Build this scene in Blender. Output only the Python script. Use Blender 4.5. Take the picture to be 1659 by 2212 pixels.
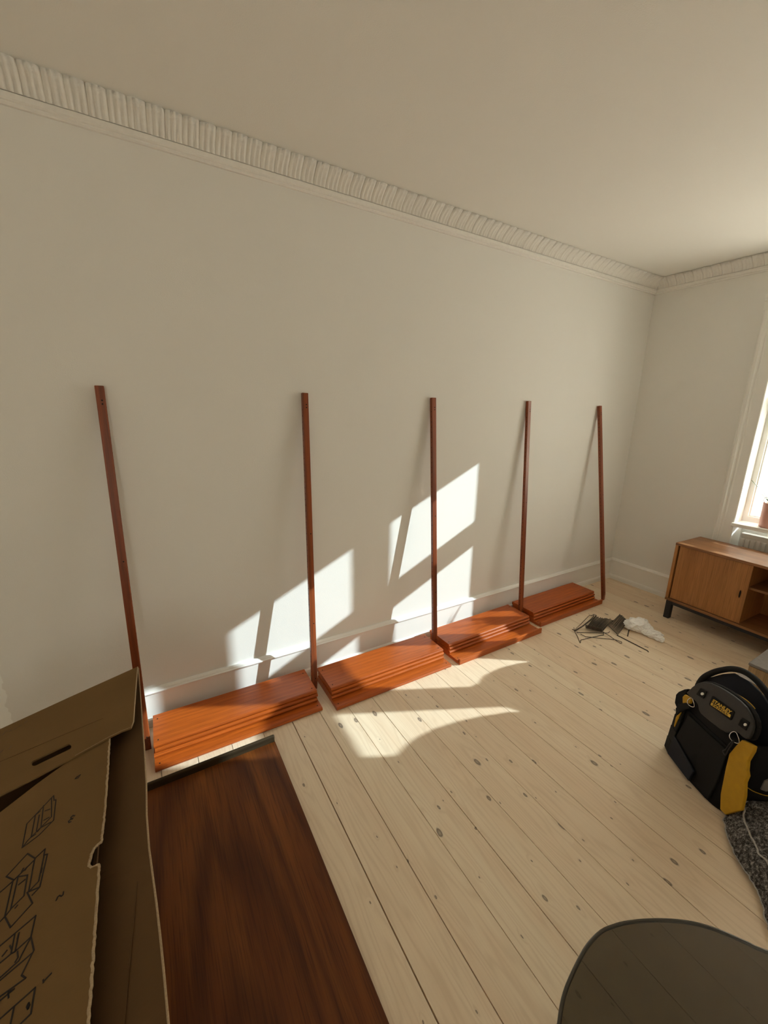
import bpy, bmesh, math, random
from mathutils import Vector, Matrix, noise
random.seed(7)
for o in list(bpy.data.objects):
    bpy.data.objects.remove(o)
SC = bpy.context.scene
COL = SC.collection

# ------------------------------------------------------------------ camera
F_PX, IMG_W, IMG_H = 871.2195, 1659.0, 2212.0
CAM = Vector((-3.9726, -2.1488, 1.6268))
RIGHT = Vector((0.86220038, -0.50629313, 0.01666669))
DOWN = Vector((-0.11094629, -0.22083576, -0.96898013))
FWD = Vector((0.49426858, 0.83360592, -0.24657602))
cam_d = bpy.data.cameras.new('camera')
cam = bpy.data.objects.new('camera', cam_d)
COL.objects.link(cam)
m = Matrix.Identity(4)
for r in range(3):
    m[r][0] = RIGHT[r]; m[r][1] = -DOWN[r]; m[r][2] = -FWD[r]; m[r][3] = CAM[r]
cam.matrix_world = m
cam_d.sensor_fit = 'VERTICAL'
cam_d.sensor_height = 36.0
cam_d.lens = F_PX / IMG_H * 36.0
cam_d.clip_start = 0.02
SC.camera = cam

# ------------------------------------------------------------------ light
SUN_DIR = Vector((-1.0, 0.48, -0.48))           # the way the sunlight travels
SUN_STRENGTH = 7.3
SKY_STRENGTH = 7.9
sun_d = bpy.data.lights.new('sun', 'SUN')
sun_d.energy = SUN_STRENGTH
sun_d.angle = math.radians(0.42)
sun_d.color = (0.86, 0.98, 1.0)
sun = bpy.data.objects.new('sun', sun_d)
COL.objects.link(sun)
sun.rotation_euler = SUN_DIR.to_track_quat('-Z', 'Y').to_euler()
sun.location = (6, -3, 4)

w = bpy.data.worlds.new('sky'); SC.world = w
w.use_nodes = True
bg = w.node_tree.nodes['Background']
bg.inputs['Color'].default_value = (1.0, 0.935, 0.77, 1)
bg.inputs['Strength'].default_value = SKY_STRENGTH

vs = SC.view_settings
vs.view_transform = 'Standard'
vs.look = 'None'
vs.gamma = 1.0
vs.exposure = 0.0
vs.use_curve_mapping = False
SC.cycles.max_bounces = 14
SC.cycles.diffuse_bounces = 12
SC.cycles.glossy_bounces = 3
SC.cycles.transparent_max_bounces = 12
SC.cycles.sample_clamp_indirect = 6.0
SC.cycles.use_denoising = True
SC.cycles.adaptive_threshold = 0.18
SC.cycles.adaptive_min_samples = 16

# windows of the right-hand wall (opening in y, glazing further out)
WIN_Z0, WIN_Z1 = 0.806, 2.36
WINDOWS = [(-2.43, -0.912)]
for i, (ya, yb) in enumerate(WINDOWS):
    ld = bpy.data.lights.new('window_portal', 'AREA')
    ld.shape = 'RECTANGLE'
    ld.size = yb - ya; ld.size_y = WIN_Z1 - WIN_Z0
    ld.cycles.is_portal = True
    lo = bpy.data.objects.new('window_portal', ld); COL.objects.link(lo)
    lo.location = (0.24, (ya + yb) / 2, (WIN_Z0 + WIN_Z1) / 2)
    lo.rotation_euler = Vector((-1, 0, 0)).to_track_quat('-Z', 'Z').to_euler()

FILL_WINDOW = (-5.45, -4.90)                    # x range of an unseen window behind the camera, added for fill light
RX0, RY0, H = -6.3, -4.3, 2.735
ld = bpy.data.lights.new('window_portal', 'AREA')
ld.shape = 'RECTANGLE'; ld.size = 0.55; ld.size_y = WIN_Z1 - WIN_Z0
ld.cycles.is_portal = True
lo = bpy.data.objects.new('window_portal', ld); COL.objects.link(lo)
lo.location = (sum(FILL_WINDOW) / 2, RY0 - 0.24, (WIN_Z0 + WIN_Z1) / 2)
lo.rotation_euler = Vector((0, 1, 0)).to_track_quat('-Z', 'Z').to_euler()

# ------------------------------------------------------------------ helpers
def ray(u, v):
    return RIGHT * ((u - IMG_W / 2) / F_PX) + DOWN * ((v - IMG_H / 2) / F_PX) + FWD

def on(u, v, ax, val):
    d = ray(u, v)
    return CAM + d * ((val - CAM[ax]) / d[ax])

def onz(u, v, z=0.0): return on(u, v, 2, z)

def newmesh(name, verts, faces, smooth=False):
    me = bpy.data.meshes.new(name)
    me.from_pydata([tuple(v) for v in verts], [], faces)
    me.update()
    bm = bmesh.new(); bm.from_mesh(me)
    bmesh.ops.recalc_face_normals(bm, faces=bm.faces)
    bm.to_mesh(me); bm.free()
    if smooth:
        for p in me.polygons: p.use_smooth = True
    return me

def link(name, me, mat=None, parent=None, loc=None, rot=None):
    o = bpy.data.objects.new(name, me)
    COL.objects.link(o)
    if mat is not None and me is not None and not me.materials:
        me.materials.append(mat)
    if parent is not None: o.parent = parent
    if loc is not None: o.location = loc
    if rot is not None: o.rotation_euler = rot
    return o

def tag(o, label, cat, group=None):
    o['label'] = label; o['category'] = cat
    if group: o['group'] = group
    return o

def empty(name, loc=(0, 0, 0), rot=(0, 0, 0)):
    o = bpy.data.objects.new(name, None); COL.objects.link(o)
    o.empty_display_size = 0.1
    o.location = loc; o.rotation_euler = rot
    return o

def struct(o):
    o['kind'] = 'structure'; return o

def box_mesh(name, a, b, bevel=0.0, seg=2):
    bm = bmesh.new()
    bmesh.ops.create_cube(bm, size=1.0)
    c = [(a[i] + b[i]) / 2 for i in range(3)]; s = [abs(b[i] - a[i]) for i in range(3)]
    for v in bm.verts:
        v.co = Vector((c[0] + v.co.x * s[0], c[1] + v.co.y * s[1], c[2] + v.co.z * s[2]))
    if bevel > 0:
        bmesh.ops.bevel(bm, geom=list(bm.edges), offset=bevel, segments=seg, profile=0.5, affect='EDGES')
    me = bpy.data.meshes.new(name); bm.to_mesh(me); bm.free()
    return me

def box(name, a, b, mat, parent=None, bevel=0.0, seg=2):
    return link(name, box_mesh(name, a, b, bevel, seg), mat, parent)

def boxes_mesh(name, lst):
    V, Fc = [], []
    for a, b in lst:
        n = len(V)
        for x in (a[0], b[0]):
            for y in (a[1], b[1]):
                for z in (a[2], b[2]): V.append((x, y, z))
        Fc += [tuple(n + i for i in f) for f in ((0, 1, 3, 2), (4, 6, 7, 5), (0, 4, 5, 1), (2, 3, 7, 6), (0, 2, 6, 4), (1, 5, 7, 3))]
    return newmesh(name, V, Fc)

def profile_mesh(name, prof, p0, p1, out, up=Vector((0, 0, 1)), smooth=False):
    """sweep a closed 2-D profile (outward, up) from p0 to p1"""
    p0, p1, out = Vector(p0), Vector(p1), Vector(out)
    V = [p0 + out * a + up * b for a, b in prof] + [p1 + out * a + up * b for a, b in prof]
    n = len(prof)
    Fc = [(i, (i + 1) % n, n + (i + 1) % n, n + i) for i in range(n)]
    Fc += [tuple(range(n)), tuple(range(n, 2 * n))]
    return newmesh(name, V, Fc, smooth)

def tube_mesh(name, pts, r, sides=6, closed=False, radii=None):
    pts = [Vector(p) for p in pts]
    V, Fc = [], []
    n = len(pts)
    prev = None
    for i, p in enumerate(pts):
        if closed: t = pts[(i + 1) % n] - pts[i - 1]
        elif i == 0: t = pts[1] - pts[0]
        elif i == n - 1: t = pts[-1] - pts[-2]
        else: t = (pts[i + 1] - pts[i]).normalized() + (pts[i] - pts[i - 1]).normalized()
        if t.length < 1e-9: t = Vector((0, 0, 1))
        t.normalize()
        if prev is None:
            a = Vector((0, 0, 1)) if abs(t.z) < 0.9 else Vector((1, 0, 0))
            nrm = t.cross(a).normalized()
        else:
            nrm = prev - t * prev.dot(t)
            nrm = nrm.normalized() if nrm.length > 1e-6 else t.orthogonal().normalized()
        prev = nrm
        bi = t.cross(nrm)
        rr = radii[i] if radii else r
        for k in range(sides):
            a = 2 * math.pi * k / sides
            V.append(p + nrm * (math.cos(a) * rr) + bi * (math.sin(a) * rr))
    rings = n if closed else n - 1
    for i in range(rings):
        j = (i + 1) % n
        for k in range(sides):
            k2 = (k + 1) % sides
            Fc.append((i * sides + k, i * sides + k2, j * sides + k2, j * sides + k))
    if not closed:
        Fc.append(tuple(range(sides))); Fc.append(tuple((n - 1) * sides + k for k in range(sides)))
    return newmesh(name, V, Fc, True)

def lathe_mesh(name, prof, seg=40, smooth=True):
    V, Fc = [], []
    n = len(prof)
    for k in range(seg):
        a = 2 * math.pi * k / seg
        for r, z in prof: V.append((r * math.cos(a), r * math.sin(a), z))
    for k in range(seg):
        k2 = (k + 1) % seg
        for i in range(n - 1):
            Fc.append((k * n + i, k2 * n + i, k2 * n + i + 1, k * n + i + 1))
    return newmesh(name, V, Fc, smooth)

def slab_mesh(name, pts, thick, n=Vector((0, 0, 1)), bevel=0.0, hole=None, seg=2):
    """flat polygon (3-D points) given thickness along -n"""
    bm = bmesh.new()
    vs_ = [bm.verts.new(p) for p in pts]
    es = [bm.edges.new((vs_[i], vs_[(i + 1) % len(vs_)])) for i in range(len(vs_))]
    if hole:
        hs = [bm.verts.new(p) for p in hole]
        es += [bm.edges.new((hs[i], hs[(i + 1) % len(hs)])) for i in range(len(hs))]
    bmesh.ops.triangle_fill(bm, use_beauty=True, use_dissolve=False, edges=es, normal=n)
    faces = list(bm.faces)
    bmesh.ops.recalc_face_normals(bm, faces=faces)
    r = bmesh.ops.extrude_face_region(bm, geom=faces)
    for v in [g for g in r['geom'] if isinstance(g, bmesh.types.BMVert)]:
        v.co -= n * thick
    bmesh.ops.recalc_face_normals(bm, faces=bm.faces)
    if bevel > 0:
        be = [e for e in bm.edges if len(e.link_faces) == 2 and e.calc_face_angle(0) > 0.7]
        bmesh.ops.bevel(bm, geom=be, offset=bevel, segments=seg, profile=0.5, affect='EDGES')
    me = bpy.data.meshes.new(name); bm.to_mesh(me); bm.free()
    return me

def smooth_closed(pts, n=6):
    out = []; N = len(pts)
    for i in range(N):
        p0, p1, p2, p3 = (Vector(pts[(i + k - 1) % N]) for k in range(4))
        for j in range(n):
            t = j / n
            out.append(0.5 * ((2 * p1) + (p2 - p0) * t + (2 * p0 - 5 * p1 + 4 * p2 - p3) * t * t + (3 * p1 - p0 - 3 * p2 + p3) * t ** 3))
    return out

def smooth_open(pts, n=6):
    P = [Vector(p) for p in pts]
    P = [2 * P[0] - P[1]] + P + [2 * P[-1] - P[-2]]
    out = []
    for i in range(1, len(P) - 2):
        p0, p1, p2, p3 = P[i - 1:i + 3]
        for j in range(n):
            t = j / n
            out.append(0.5 * ((2 * p1) + (p2 - p0) * t + (2 * p0 - 5 * p1 + 4 * p2 - p3) * t * t + (3 * p1 - p0 - 3 * p2 + p3) * t ** 3))
    out.append(P[-2])
    return out

# ------------------------------------------------------------------ materials
class NT:
    def __init__(self, name):
        self.m = bpy.data.materials.new(name); self.m.use_nodes = True
        self.t = self.m.node_tree; self.b = self.t.nodes['Principled BSDF']
        self.out = self.t.nodes['Material Output']
    def n(self, kind, **kw):
        nd = self.t.nodes.new(kind)
        for k, v in kw.items():
            if k in nd.inputs: nd.inputs[k].default_value = v
            else: setattr(nd, k, v)
        return nd
    def l(self, a, b): self.t.links.new(a, b)
    def math(self, op, a, b=None, clamp=False):
        nd = self.t.nodes.new('ShaderNodeMath'); nd.operation = op; nd.use_clamp = clamp
        for i, x in enumerate((a, b)):
            if x is None: continue
            if hasattr(x, 'links'): self.l(x, nd.inputs[i])
            else: nd.inputs[i].default_value = x
        return nd.outputs[0]
    def mix(self, fac, a, b):
        nd = self.t.nodes.new('ShaderNodeMix'); nd.data_type = 'RGBA'
        for i, x in ((0, fac), (6, a), (7, b)):
            if hasattr(x, 'links'): self.l(x, nd.inputs[i])
            elif isinstance(x, (int, float)): nd.inputs[i].default_value = x
            else: nd.inputs[i].default_value = (*x, 1)
        return nd.outputs[2]
    def ramp(self, fac, stops):
        nd = self.t.nodes.new('ShaderNodeValToRGB')
        e = nd.color_ramp.elements
        while len(e) < len(stops): e.new(0.5)
        for i, (p, c) in enumerate(stops):
            e[i].position = p
            e[i].color = (c, c, c, 1) if isinstance(c, (int, float)) else (*c, 1)
        self.l(fac, nd.inputs[0]); return nd.outputs[0]
    def bump(self, h, strength, dist=0.01):
        nd = self.n('ShaderNodeBump'); nd.inputs['Strength'].default_value = strength
        nd.inputs['Distance'].default_value = dist
        self.l(h, nd.inputs['Height']); self.l(nd.outputs[0], self.b.inputs['Normal'])
    def coord(self, which='Object', scale=(1, 1, 1), rand=0.0):
        tc = self.n('ShaderNodeTexCoord')
        v = tc.outputs[which]
        if rand:
            oi = self.n('ShaderNodeObjectInfo')
            cb = self.n('ShaderNodeCombineXYZ')
            for k, f in enumerate((1.0, 1.7, 2.3)):
                self.l(self.math('MULTIPLY', oi.outputs['Random'], rand * f), cb.inputs[k])
            ad = self.n('ShaderNodeVectorMath', operation='ADD')
            self.l(v, ad.inputs[0]); self.l(cb.outputs[0], ad.inputs[1]); v = ad.outputs[0]
        mp = self.n('ShaderNodeMapping'); mp.inputs['Scale'].default_value = scale
        self.l(v, mp.inputs['Vector'])
        return mp.outputs[0]
    def noise(self, vec, scale, detail=3, rough=0.5):
        nd = self.n('ShaderNodeTexNoise'); nd.inputs['Scale'].default_value = scale
        nd.inputs['Detail'].default_value = detail; nd.inputs['Roughness'].default_value = rough
        if vec is not None: self.l(vec, nd.inputs['Vector'])
        return nd
    def base(self, c):
        if hasattr(c, 'links'): self.l(c, self.b.inputs['Base Color'])
        else: self.b.inputs['Base Color'].default_value = (*c, 1)
    def set(self, **kw):
        for k, v in kw.items(): self.b.inputs[k.replace('_', ' ')].default_value = v

def simple(name, c, rough=0.5, var=0.12, scale=30, metallic=0.0, bump=0.0, bscale=200, spec=0.5):
    T = NT(name)
    co = T.coord('Object')
    nz = T.noise(co, scale, 3)
    d = tuple(x * (1 - var) for x in c); u = tuple(min(1, x * (1 + var)) for x in c)
    T.base(T.mix(nz.outputs[0], d, u))
    T.set(Roughness=rough, Metallic=metallic, Specular_IOR_Level=spec)
    if bump:
        b = T.noise(co, bscale, 2)
        T.bump(b.outputs[0], bump, 0.002)
    return T.m

def wall_paint(name, c=(0.815, 0.81, 0.785), patch=False):
    T = NT(name)
    tc = T.n('ShaderNodeTexCoord'); co = tc.outputs['Object']
    nz = T.noise(co, 1.3, 1)
    col = T.mix(nz.outputs[0], tuple(x * 0.985 for x in c), tuple(x * 1.015 for x in c))
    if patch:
        # brighter patch low down at the end of the wall, with a ragged edge
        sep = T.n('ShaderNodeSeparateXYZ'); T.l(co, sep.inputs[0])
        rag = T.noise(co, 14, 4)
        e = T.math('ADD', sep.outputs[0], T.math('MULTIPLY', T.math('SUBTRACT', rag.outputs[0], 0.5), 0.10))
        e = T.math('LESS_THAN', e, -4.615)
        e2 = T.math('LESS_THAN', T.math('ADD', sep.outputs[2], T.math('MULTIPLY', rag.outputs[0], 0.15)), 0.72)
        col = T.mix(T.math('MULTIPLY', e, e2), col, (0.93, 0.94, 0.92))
    T.base(col); T.set(Roughness=0.7, Specular_IOR_Level=0.25)
    b1 = T.noise(co, 230, 1)
    T.bump(b1.outputs[0], 0.25, 0.0016)
    return T.m

def pine():
    T = NT('whitened_pine')
    co = T.coord('Object', rand=37.0)
    sep = T.n('ShaderNodeSeparateXYZ'); T.l(co, sep.inputs[0])
    # knots
    mp = T.n('ShaderNodeMapping'); mp.inputs['Scale'].default_value = (11.0, 5.5, 1); T.l(co, mp.inputs['Vector'])
    vor = T.n('ShaderNodeTexVoronoi'); vor.voronoi_dimensions = '2D'; vor.inputs['Scale'].default_value = 1.0
    wob = T.noise(co, 22, 2)
    wv = T.n('ShaderNodeVectorMath', operation='MULTIPLY_ADD')
    T.l(wob.outputs['Color'], wv.inputs[0]); wv.inputs[1].default_value = (0.10, 0.10, 0); T.l(mp.outputs[0], wv.inputs[2])
    T.l(wv.outputs[0], vor.inputs['Vector'])
    sc = T.n('ShaderNodeSeparateColor'); T.l(vor.outputs['Color'], sc.inputs[0])
    rad = T.math('MULTIPLY', T.math('POWER', sc.outputs[0], 3.0), 0.115)
    rad = T.math('ADD', rad, 0.032)
    rel = T.math('DIVIDE', vor.outputs['Distance'], rad)
    knot = T.ramp(rel, [(0.0, 0.55), (0.35, 0.8), (0.62, 1.0), (0.8, 0.25), (1.0, 0.0)])
    sel = T.math('GREATER_THAN', sc.outputs[1], 0.45)
    knot = T.math('MULTIPLY', knot, sel)
    halo = T.math('MULTIPLY', T.ramp(T.math('DIVIDE', rel, 4.0), [(0.0, 1.0), (0.25, 0.7), (1.0, 0.0)]), sel)
    # grain
    n1 = T.noise(T.coord('Object', (3.5, 0.30, 1), 11.0), 3.0, 2)
    ph = T.math('ADD', T.math('MULTIPLY', sep.outputs[0], 55.0), T.math('MULTIPLY', n1.outputs[0], 26.0))
    ph = T.math('ADD', ph, T.math('MULTIPLY', halo, 2.2))
    rings = T.math('ADD', T.math('MULTIPLY', T.math('SINE', T.math('MULTIPLY', ph, 3.0)), 0.5), 0.5)
    rings = T.math('POWER', rings, 3.0)
    fine = T.noise(T.coord('Object', (160, 3.0, 1), 5.0), 1.0, 2)
    broad = T.noise(T.coord('Object', (9, 0.7, 1), 3.0), 1.0, 2)
    oi = T.n('ShaderNodeObjectInfo')
    c0 = T.mix(oi.outputs['Random'], (0.82, 0.665, 0.495), (0.85, 0.725, 0.55))
    c1 = T.mix(T.math('MULTIPLY', T.ramp(broad.outputs[0], [(0.42, 0.0), (0.68, 1.0)]), 0.45), c0, (0.76, 0.58, 0.41))
    c2 = T.mix(T.math('MULTIPLY', rings, 0.22), c1, (0.55, 0.39, 0.25))
    c3 = T.mix(T.math('MULTIPLY', T.ramp(fine.outputs[0], [(0.4, 0.0), (0.7, 1.0)]), 0.16), c2, (0.62, 0.46, 0.31))
    c4 = T.mix(T.math('MULTIPLY', halo, 0.12), c3, (0.50, 0.39, 0.29))
    c5 = T.mix(T.math('MULTIPLY', knot, 0.85), c4, (0.115, 0.080, 0.062))
    T.base(c5)
    T.set(Roughness=0.5, Specular_IOR_Level=0.35)
    T.bump(T.math('ADD', rings, fine.outputs[0]), 0.06, 0.002)
    return T.m

def teak(name, axis, dark=(0.28, 0.052, 0.007), mid=(0.42, 0.086, 0.010), light=(0.53, 0.125, 0.013), cath=None, rough=0.36, dens=1.0, spec=0.5, band_k=0.62):
    """axis: index of the grain direction in object space"""
    T = NT(name)
    s = [1.0, 1.0, 1.0]; s[axis] = 0.06
    co = T.coord('Object', tuple(s), 9.0)
    warp = T.noise(co, 7.0, 2)
    sep = T.n('ShaderNodeSeparateXYZ')
    if cath:
        tc = T.coord('Object'); T.l(tc, sep.inputs[0])
        ax = T.math('SUBTRACT', sep.outputs[0], cath[0])
        ay = T.math('MULTIPLY', T.math('SUBTRACT', sep.outputs[1], cath[1]), cath[2])
        d = T.math('SQRT', T.math('ADD', T.math('MULTIPLY', ax, ax), T.math('MULTIPLY', ay, ay)))
        ph = T.math('ADD', T.math('MULTIPLY', d, 75.0 * dens), T.math('MULTIPLY', warp.outputs[0], 16.0))
    else:
        T.l(co, sep.inputs[0])
        other = [i for i in range(3) if i != axis]
        q = T.math('ADD', sep.outputs[other[0]], T.math('MULTIPLY', sep.outputs[other[1]], 0.7))
        ph = T.math('ADD', T.math('MULTIPLY', q, 130.0 * dens), T.math('MULTIPLY', warp.outputs[0], 22.0))
    band = T.math('ADD', T.math('MULTIPLY', T.math('SINE', ph), 0.5), 0.5)
    s2 = [260.0, 260.0, 260.0]; s2[axis] = 7.0
    pores = T.noise(T.coord('Object', tuple(s2), 4.0), 1.0, 2)
    s3 = [10.0, 10.0, 10.0]; s3[axis] = 0.9
    broad = T.noise(T.coord('Object', tuple(s3), 6.0), 1.0, 2)
    c = T.mix(T.ramp(broad.outputs[0], [(0.3, 0.0), (0.7, 1.0)]), mid, light)
    c = T.mix(T.math('MULTIPLY', T.math('POWER', band, 1.6), band_k), c, dark)
    c = T.mix(T.math('MULTIPLY', T.ramp(pores.outputs[0], [(0.45, 0.0), (0.72, 1.0)]), 0.55), c, tuple(x * 0.6 for x in dark))
    T.base(c)
    T.set(Roughness=rough, Specular_IOR_Level=spec)
    T.bump(pores.outputs[0], 0.08, 0.001)
    return T.m

def glass(name, tint, gloss=1.0):
    T = NT(name)
    tr = T.n('ShaderNodeBsdfTransparent'); tr.inputs[0].default_value = (*tint, 1)
    gl = T.n('ShaderNodeBsdfGlossy'); gl.inputs['Roughness'].default_value = 0.02
    gl.inputs['Color'].default_value = (gloss, gloss, gloss, 1)
    fr = T.n('ShaderNodeFresnel'); fr.inputs['IOR'].default_value = 1.45
    nz = T.noise(T.coord('Object'), 2.0, 1)
    fac = T.math('MULTIPLY', fr.outputs[0], T.math('ADD', 0.9, T.math('MULTIPLY', nz.outputs[0], 0.1)))
    geo = T.n('ShaderNodeNewGeometry')
    fac = T.math('MULTIPLY', fac, T.math('SUBTRACT', 1.0, geo.outputs['Backfacing']))
    mx = T.n('ShaderNodeMixShader'); T.l(fac, mx.inputs[0]); T.l(tr.outputs[0], mx.inputs[1]); T.l(gl.outputs[0], mx.inputs[2])
    T.l(mx.outputs[0], T.out.inputs['Surface'])
    return T.m

def cardboard(name, c):
    T = NT(name)
    co = T.coord('Object')
    n1 = T.noise(co, 6, 4); n2 = T.noise(T.coord('Object', (30, 400, 30)), 1.0, 2)
    col = T.mix(n1.outputs[0], tuple(x * 0.85 for x in c), tuple(x * 1.12 for x in c))
    col = T.mix(T.math('MULTIPLY', n2.outputs[0], 0.18), col, tuple(x * 0.6 for x in c))
    T.base(col); T.set(Roughness=0.85, Specular_IOR_Level=0.15)
    T.bump(n2.outputs[0], 0.12, 0.002)
    return T.m

def wool():
    T = NT('mottled_grey_wool')
    co = T.coord('Object')
    v = T.n('ShaderNodeTexVoronoi'); v.inputs['Scale'].default_value = 150; T.l(co, v.inputs['Vector'])
    n = T.noise(co, 95, 4, 0.7); n2 = T.noise(co, 420, 3, 0.7)
    f = T.math('ADD', T.math('MULTIPLY', n.outputs[0], 0.6), T.math('MULTIPLY', n2.outputs[0], 0.4))
    c = T.ramp(f, [(0.38, (0.015, 0.014, 0.013)), (0.50, (0.10, 0.094, 0.09)), (0.62, (0.42, 0.40, 0.38))])
    T.base(c); T.set(Roughness=0.95, Specular_IOR_Level=0.1)
    T.bump(T.math('ADD', n.outputs[0], v.outputs['Distance']), 0.9, 0.006)
    return T.m

M = {}
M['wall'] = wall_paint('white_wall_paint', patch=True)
M['wall2'] = wall_paint('white_wall_paint_plain')
M['ceiling'] = wall_paint('white_ceiling_paint', (0.86, 0.85, 0.82))
M['trim'] = simple('white_gloss_trim', (0.86, 0.855, 0.83), 0.35, 0.02, 8, bump=0.05, bscale=90)
M['plaster'] = simple('old_plaster_cornice', (0.84, 0.83, 0.80), 0.75, 0.05, 60, bump=0.4, bscale=160)
M['pine'] = pine()
M['subfloor'] = simple('dark_gap', (0.05, 0.035, 0.022), 0.9)
M['teak_x'] = teak('teak_along_shelf', 0, spec=0.45, rough=0.38, dens=1.6, band_k=0.35)
M['teak_z'] = teak('teak_upright', 2, (0.13, 0.028, 0.008), (0.23, 0.050, 0.013), (0.32, 0.076, 0.018))
M['teak_panel'] = teak('teak_panel_cathedral', 1, (0.055, 0.013, 0.003), (0.135, 0.036, 0.007), (0.23, 0.072, 0.013), cath=(-0.05, -0.75, 0.14), rough=0.42, spec=0.3)
M['lip'] = teak('teak_dark_lip', 0, (0.03, 0.020, 0.010), (0.045, 0.030, 0.015), (0.06, 0.04, 0.02), rough=0.6, spec=0.15)
M['oak'] = teak('sideboard_veneer', 2, (0.27, 0.11, 0.03), (0.40, 0.17, 0.047), (0.48, 0.215, 0.065), rough=0.45, dens=0.6, band_k=0.3)
M['oak_top'] = teak('sideboard_top_veneer', 1, (0.20, 0.08, 0.025), (0.28, 0.12, 0.04), (0.33, 0.15, 0.055), rough=0.4, dens=0.6)
M['hole'] = simple('drilled_hole', (0.012, 0.007, 0.005), 0.9)
M['black_metal'] = simple('black_lacquered_steel', (0.012, 0.013, 0.016), 0.45, 0.2)
M['wire'] = simple('dark_bronze_wire', (0.075, 0.055, 0.038), 0.45, 0.3, metallic=0.3)
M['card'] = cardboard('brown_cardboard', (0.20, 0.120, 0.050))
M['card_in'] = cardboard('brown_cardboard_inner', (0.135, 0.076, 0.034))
M['card_edge'] = simple('corrugated_cut_edge', (0.42, 0.31, 0.19), 0.9, 0.4, 300, bump=0.5, bscale=500)
M['ink'] = simple('black_print', (0.02, 0.014, 0.010), 0.8)
M['ink_soft'] = simple('faded_print', (0.16, 0.10, 0.055), 0.85)
M['bag'] = simple('black_polyester', (0.0035, 0.0035, 0.004), 0.8, 0.4, 120, bump=0.5, bscale=700, spec=0.3)
M['bag_panel'] = simple('black_polyester_pocket', (0.0055, 0.0055, 0.0055), 0.75, 0.3, 60, bump=0.4, bscale=900, spec=0.3)
M['rubber'] = simple('charcoal_moulded_rubber', (0.017, 0.017, 0.018), 0.5, 0.2, 60, bump=0.25, bscale=500)
M['yellow'] = simple('yellow_nylon', (0.52, 0.29, 0.006), 0.65, 0.15, 40, bump=0.3, bscale=600)
M['yellow_print'] = simple('yellow_print', (0.70, 0.46, 0.05), 0.5, 0.05)
M['steel'] = simple('nickel_steel', (0.75, 0.75, 0.74), 0.25, 0.05, metallic=1.0)
M['rivet'] = simple('pale_rivet', (0.80, 0.79, 0.76), 0.3, 0.05)
M['blue'] = simple('navy_fabric', (0.004, 0.006, 0.014), 0.8, 0.3, 60)
M['plastic'] = simple('thin_white_plastic', (0.95, 0.945, 0.935), 0.3, 0.06, 20)
M['wool'] = wool()
M['wool_edge'] = simple('blanket_stitch_edge', (0.40, 0.38, 0.36), 0.95, 0.6, 200, bump=0.8, bscale=400)
M['smoke'] = glass('smoked_glass', (0.345, 0.32, 0.26))
M['smoke_edge'] = simple('smoked_glass_edge', (0.05, 0.042, 0.03), 0.2, 0.1)
M['pane'] = glass('window_glass', (0.985, 0.99, 0.985))
M['pink'] = simple('dusty_pink_glaze', (0.62, 0.33, 0.27), 0.35, 0.08, 12)
M['ceramic'] = simple('pale_stoneware', (0.55, 0.52, 0.47), 0.5, 0.1, 20)
M['leaf'] = simple('green_leaf', (0.05, 0.10, 0.03), 0.5, 0.3, 20)
M['soil'] = simple('potting_soil', (0.03, 0.02, 0.012), 0.95, 0.4, 80)
M['radiator'] = simple('white_radiator_enamel', (0.72, 0.70, 0.66), 0.35, 0.03, 10)
M['crate'] = teak('pale_crate_wood', 2, (0.30, 0.19, 0.09), (0.42, 0.28, 0.14), (0.50, 0.34, 0.18), rough=0.7)
M['crate_top'] = simple('grey_felt_cover', (0.22, 0.20, 0.19), 0.9, 0.2, 60, bump=0.5, bscale=300)
M['paper'] = simple('white_rice_paper', (0.75, 0.73, 0.68), 0.9, 0.04, 30)

# ------------------------------------------------------------------ room shell
fl = struct(box('floor', (RX0, RY0, -0.06), (0.30, 0.0, -0.022), M['subfloor']))
PITCH, S0 = 0.1541, -3.4537
gaps = {0: 0.0048, 1: 0.0034, 2: 0.0030, 3: 0.0030, 4: 0.0026, 5: 0.0020, 6: 0.0026}
plank_me = None
i = -19
while True:
    xl, xr = S0 + PITCH * i, S0 + PITCH * (i + 1)
    if xl > 0.0: break
    xl = max(xl, RX0); xr = min(xr, 0.0)
    if xr - xl > 0.01:
        if plank_me is None:
            plank_me = box_mesh('plank', (-0.076, RY0, -0.024), (0.076, 0.0, 0.0))
            plank_me.materials.append(M['pine'])
        gl, gr = gaps.get(i, 0.0022) / 2, gaps.get(i + 1, 0.0022) / 2
        p = link('plank', plank_me, None, fl)
        p.location = ((xl + gl + xr - gr) / 2, 0, random.uniform(-0.0006, 0.0))
        p.scale = ((xr - gr - xl - gl) / 0.152, 1, 1)
    i += 1
struct(box('ceiling', (RX0 - 0.2, RY0 - 0.2, H), (0.3, 0.2, H + 0.12), M['ceiling']))
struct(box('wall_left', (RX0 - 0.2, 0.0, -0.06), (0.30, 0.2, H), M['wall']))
struct(box('wall_back', (RX0 - 0.2, RY0, -0.06), (RX0, 0.0, H), M['wall2']))
RA, RB = FILL_WINDOW
struct(link('wall_near', boxes_mesh('wall_near', [((RX0 - 0.2, RY0 - 0.3, -0.06), (RA, RY0, H)), ((RB, RY0 - 0.3, -0.06), (0.30, RY0, H)),
       ((RA, RY0 - 0.3, WIN_Z1), (RB, RY0, H)), ((RA, RY0 - 0.3, -0.06), (RB, RY0 - 0.16, WIN_Z0 - 0.03))]), M['wall2']))
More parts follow.
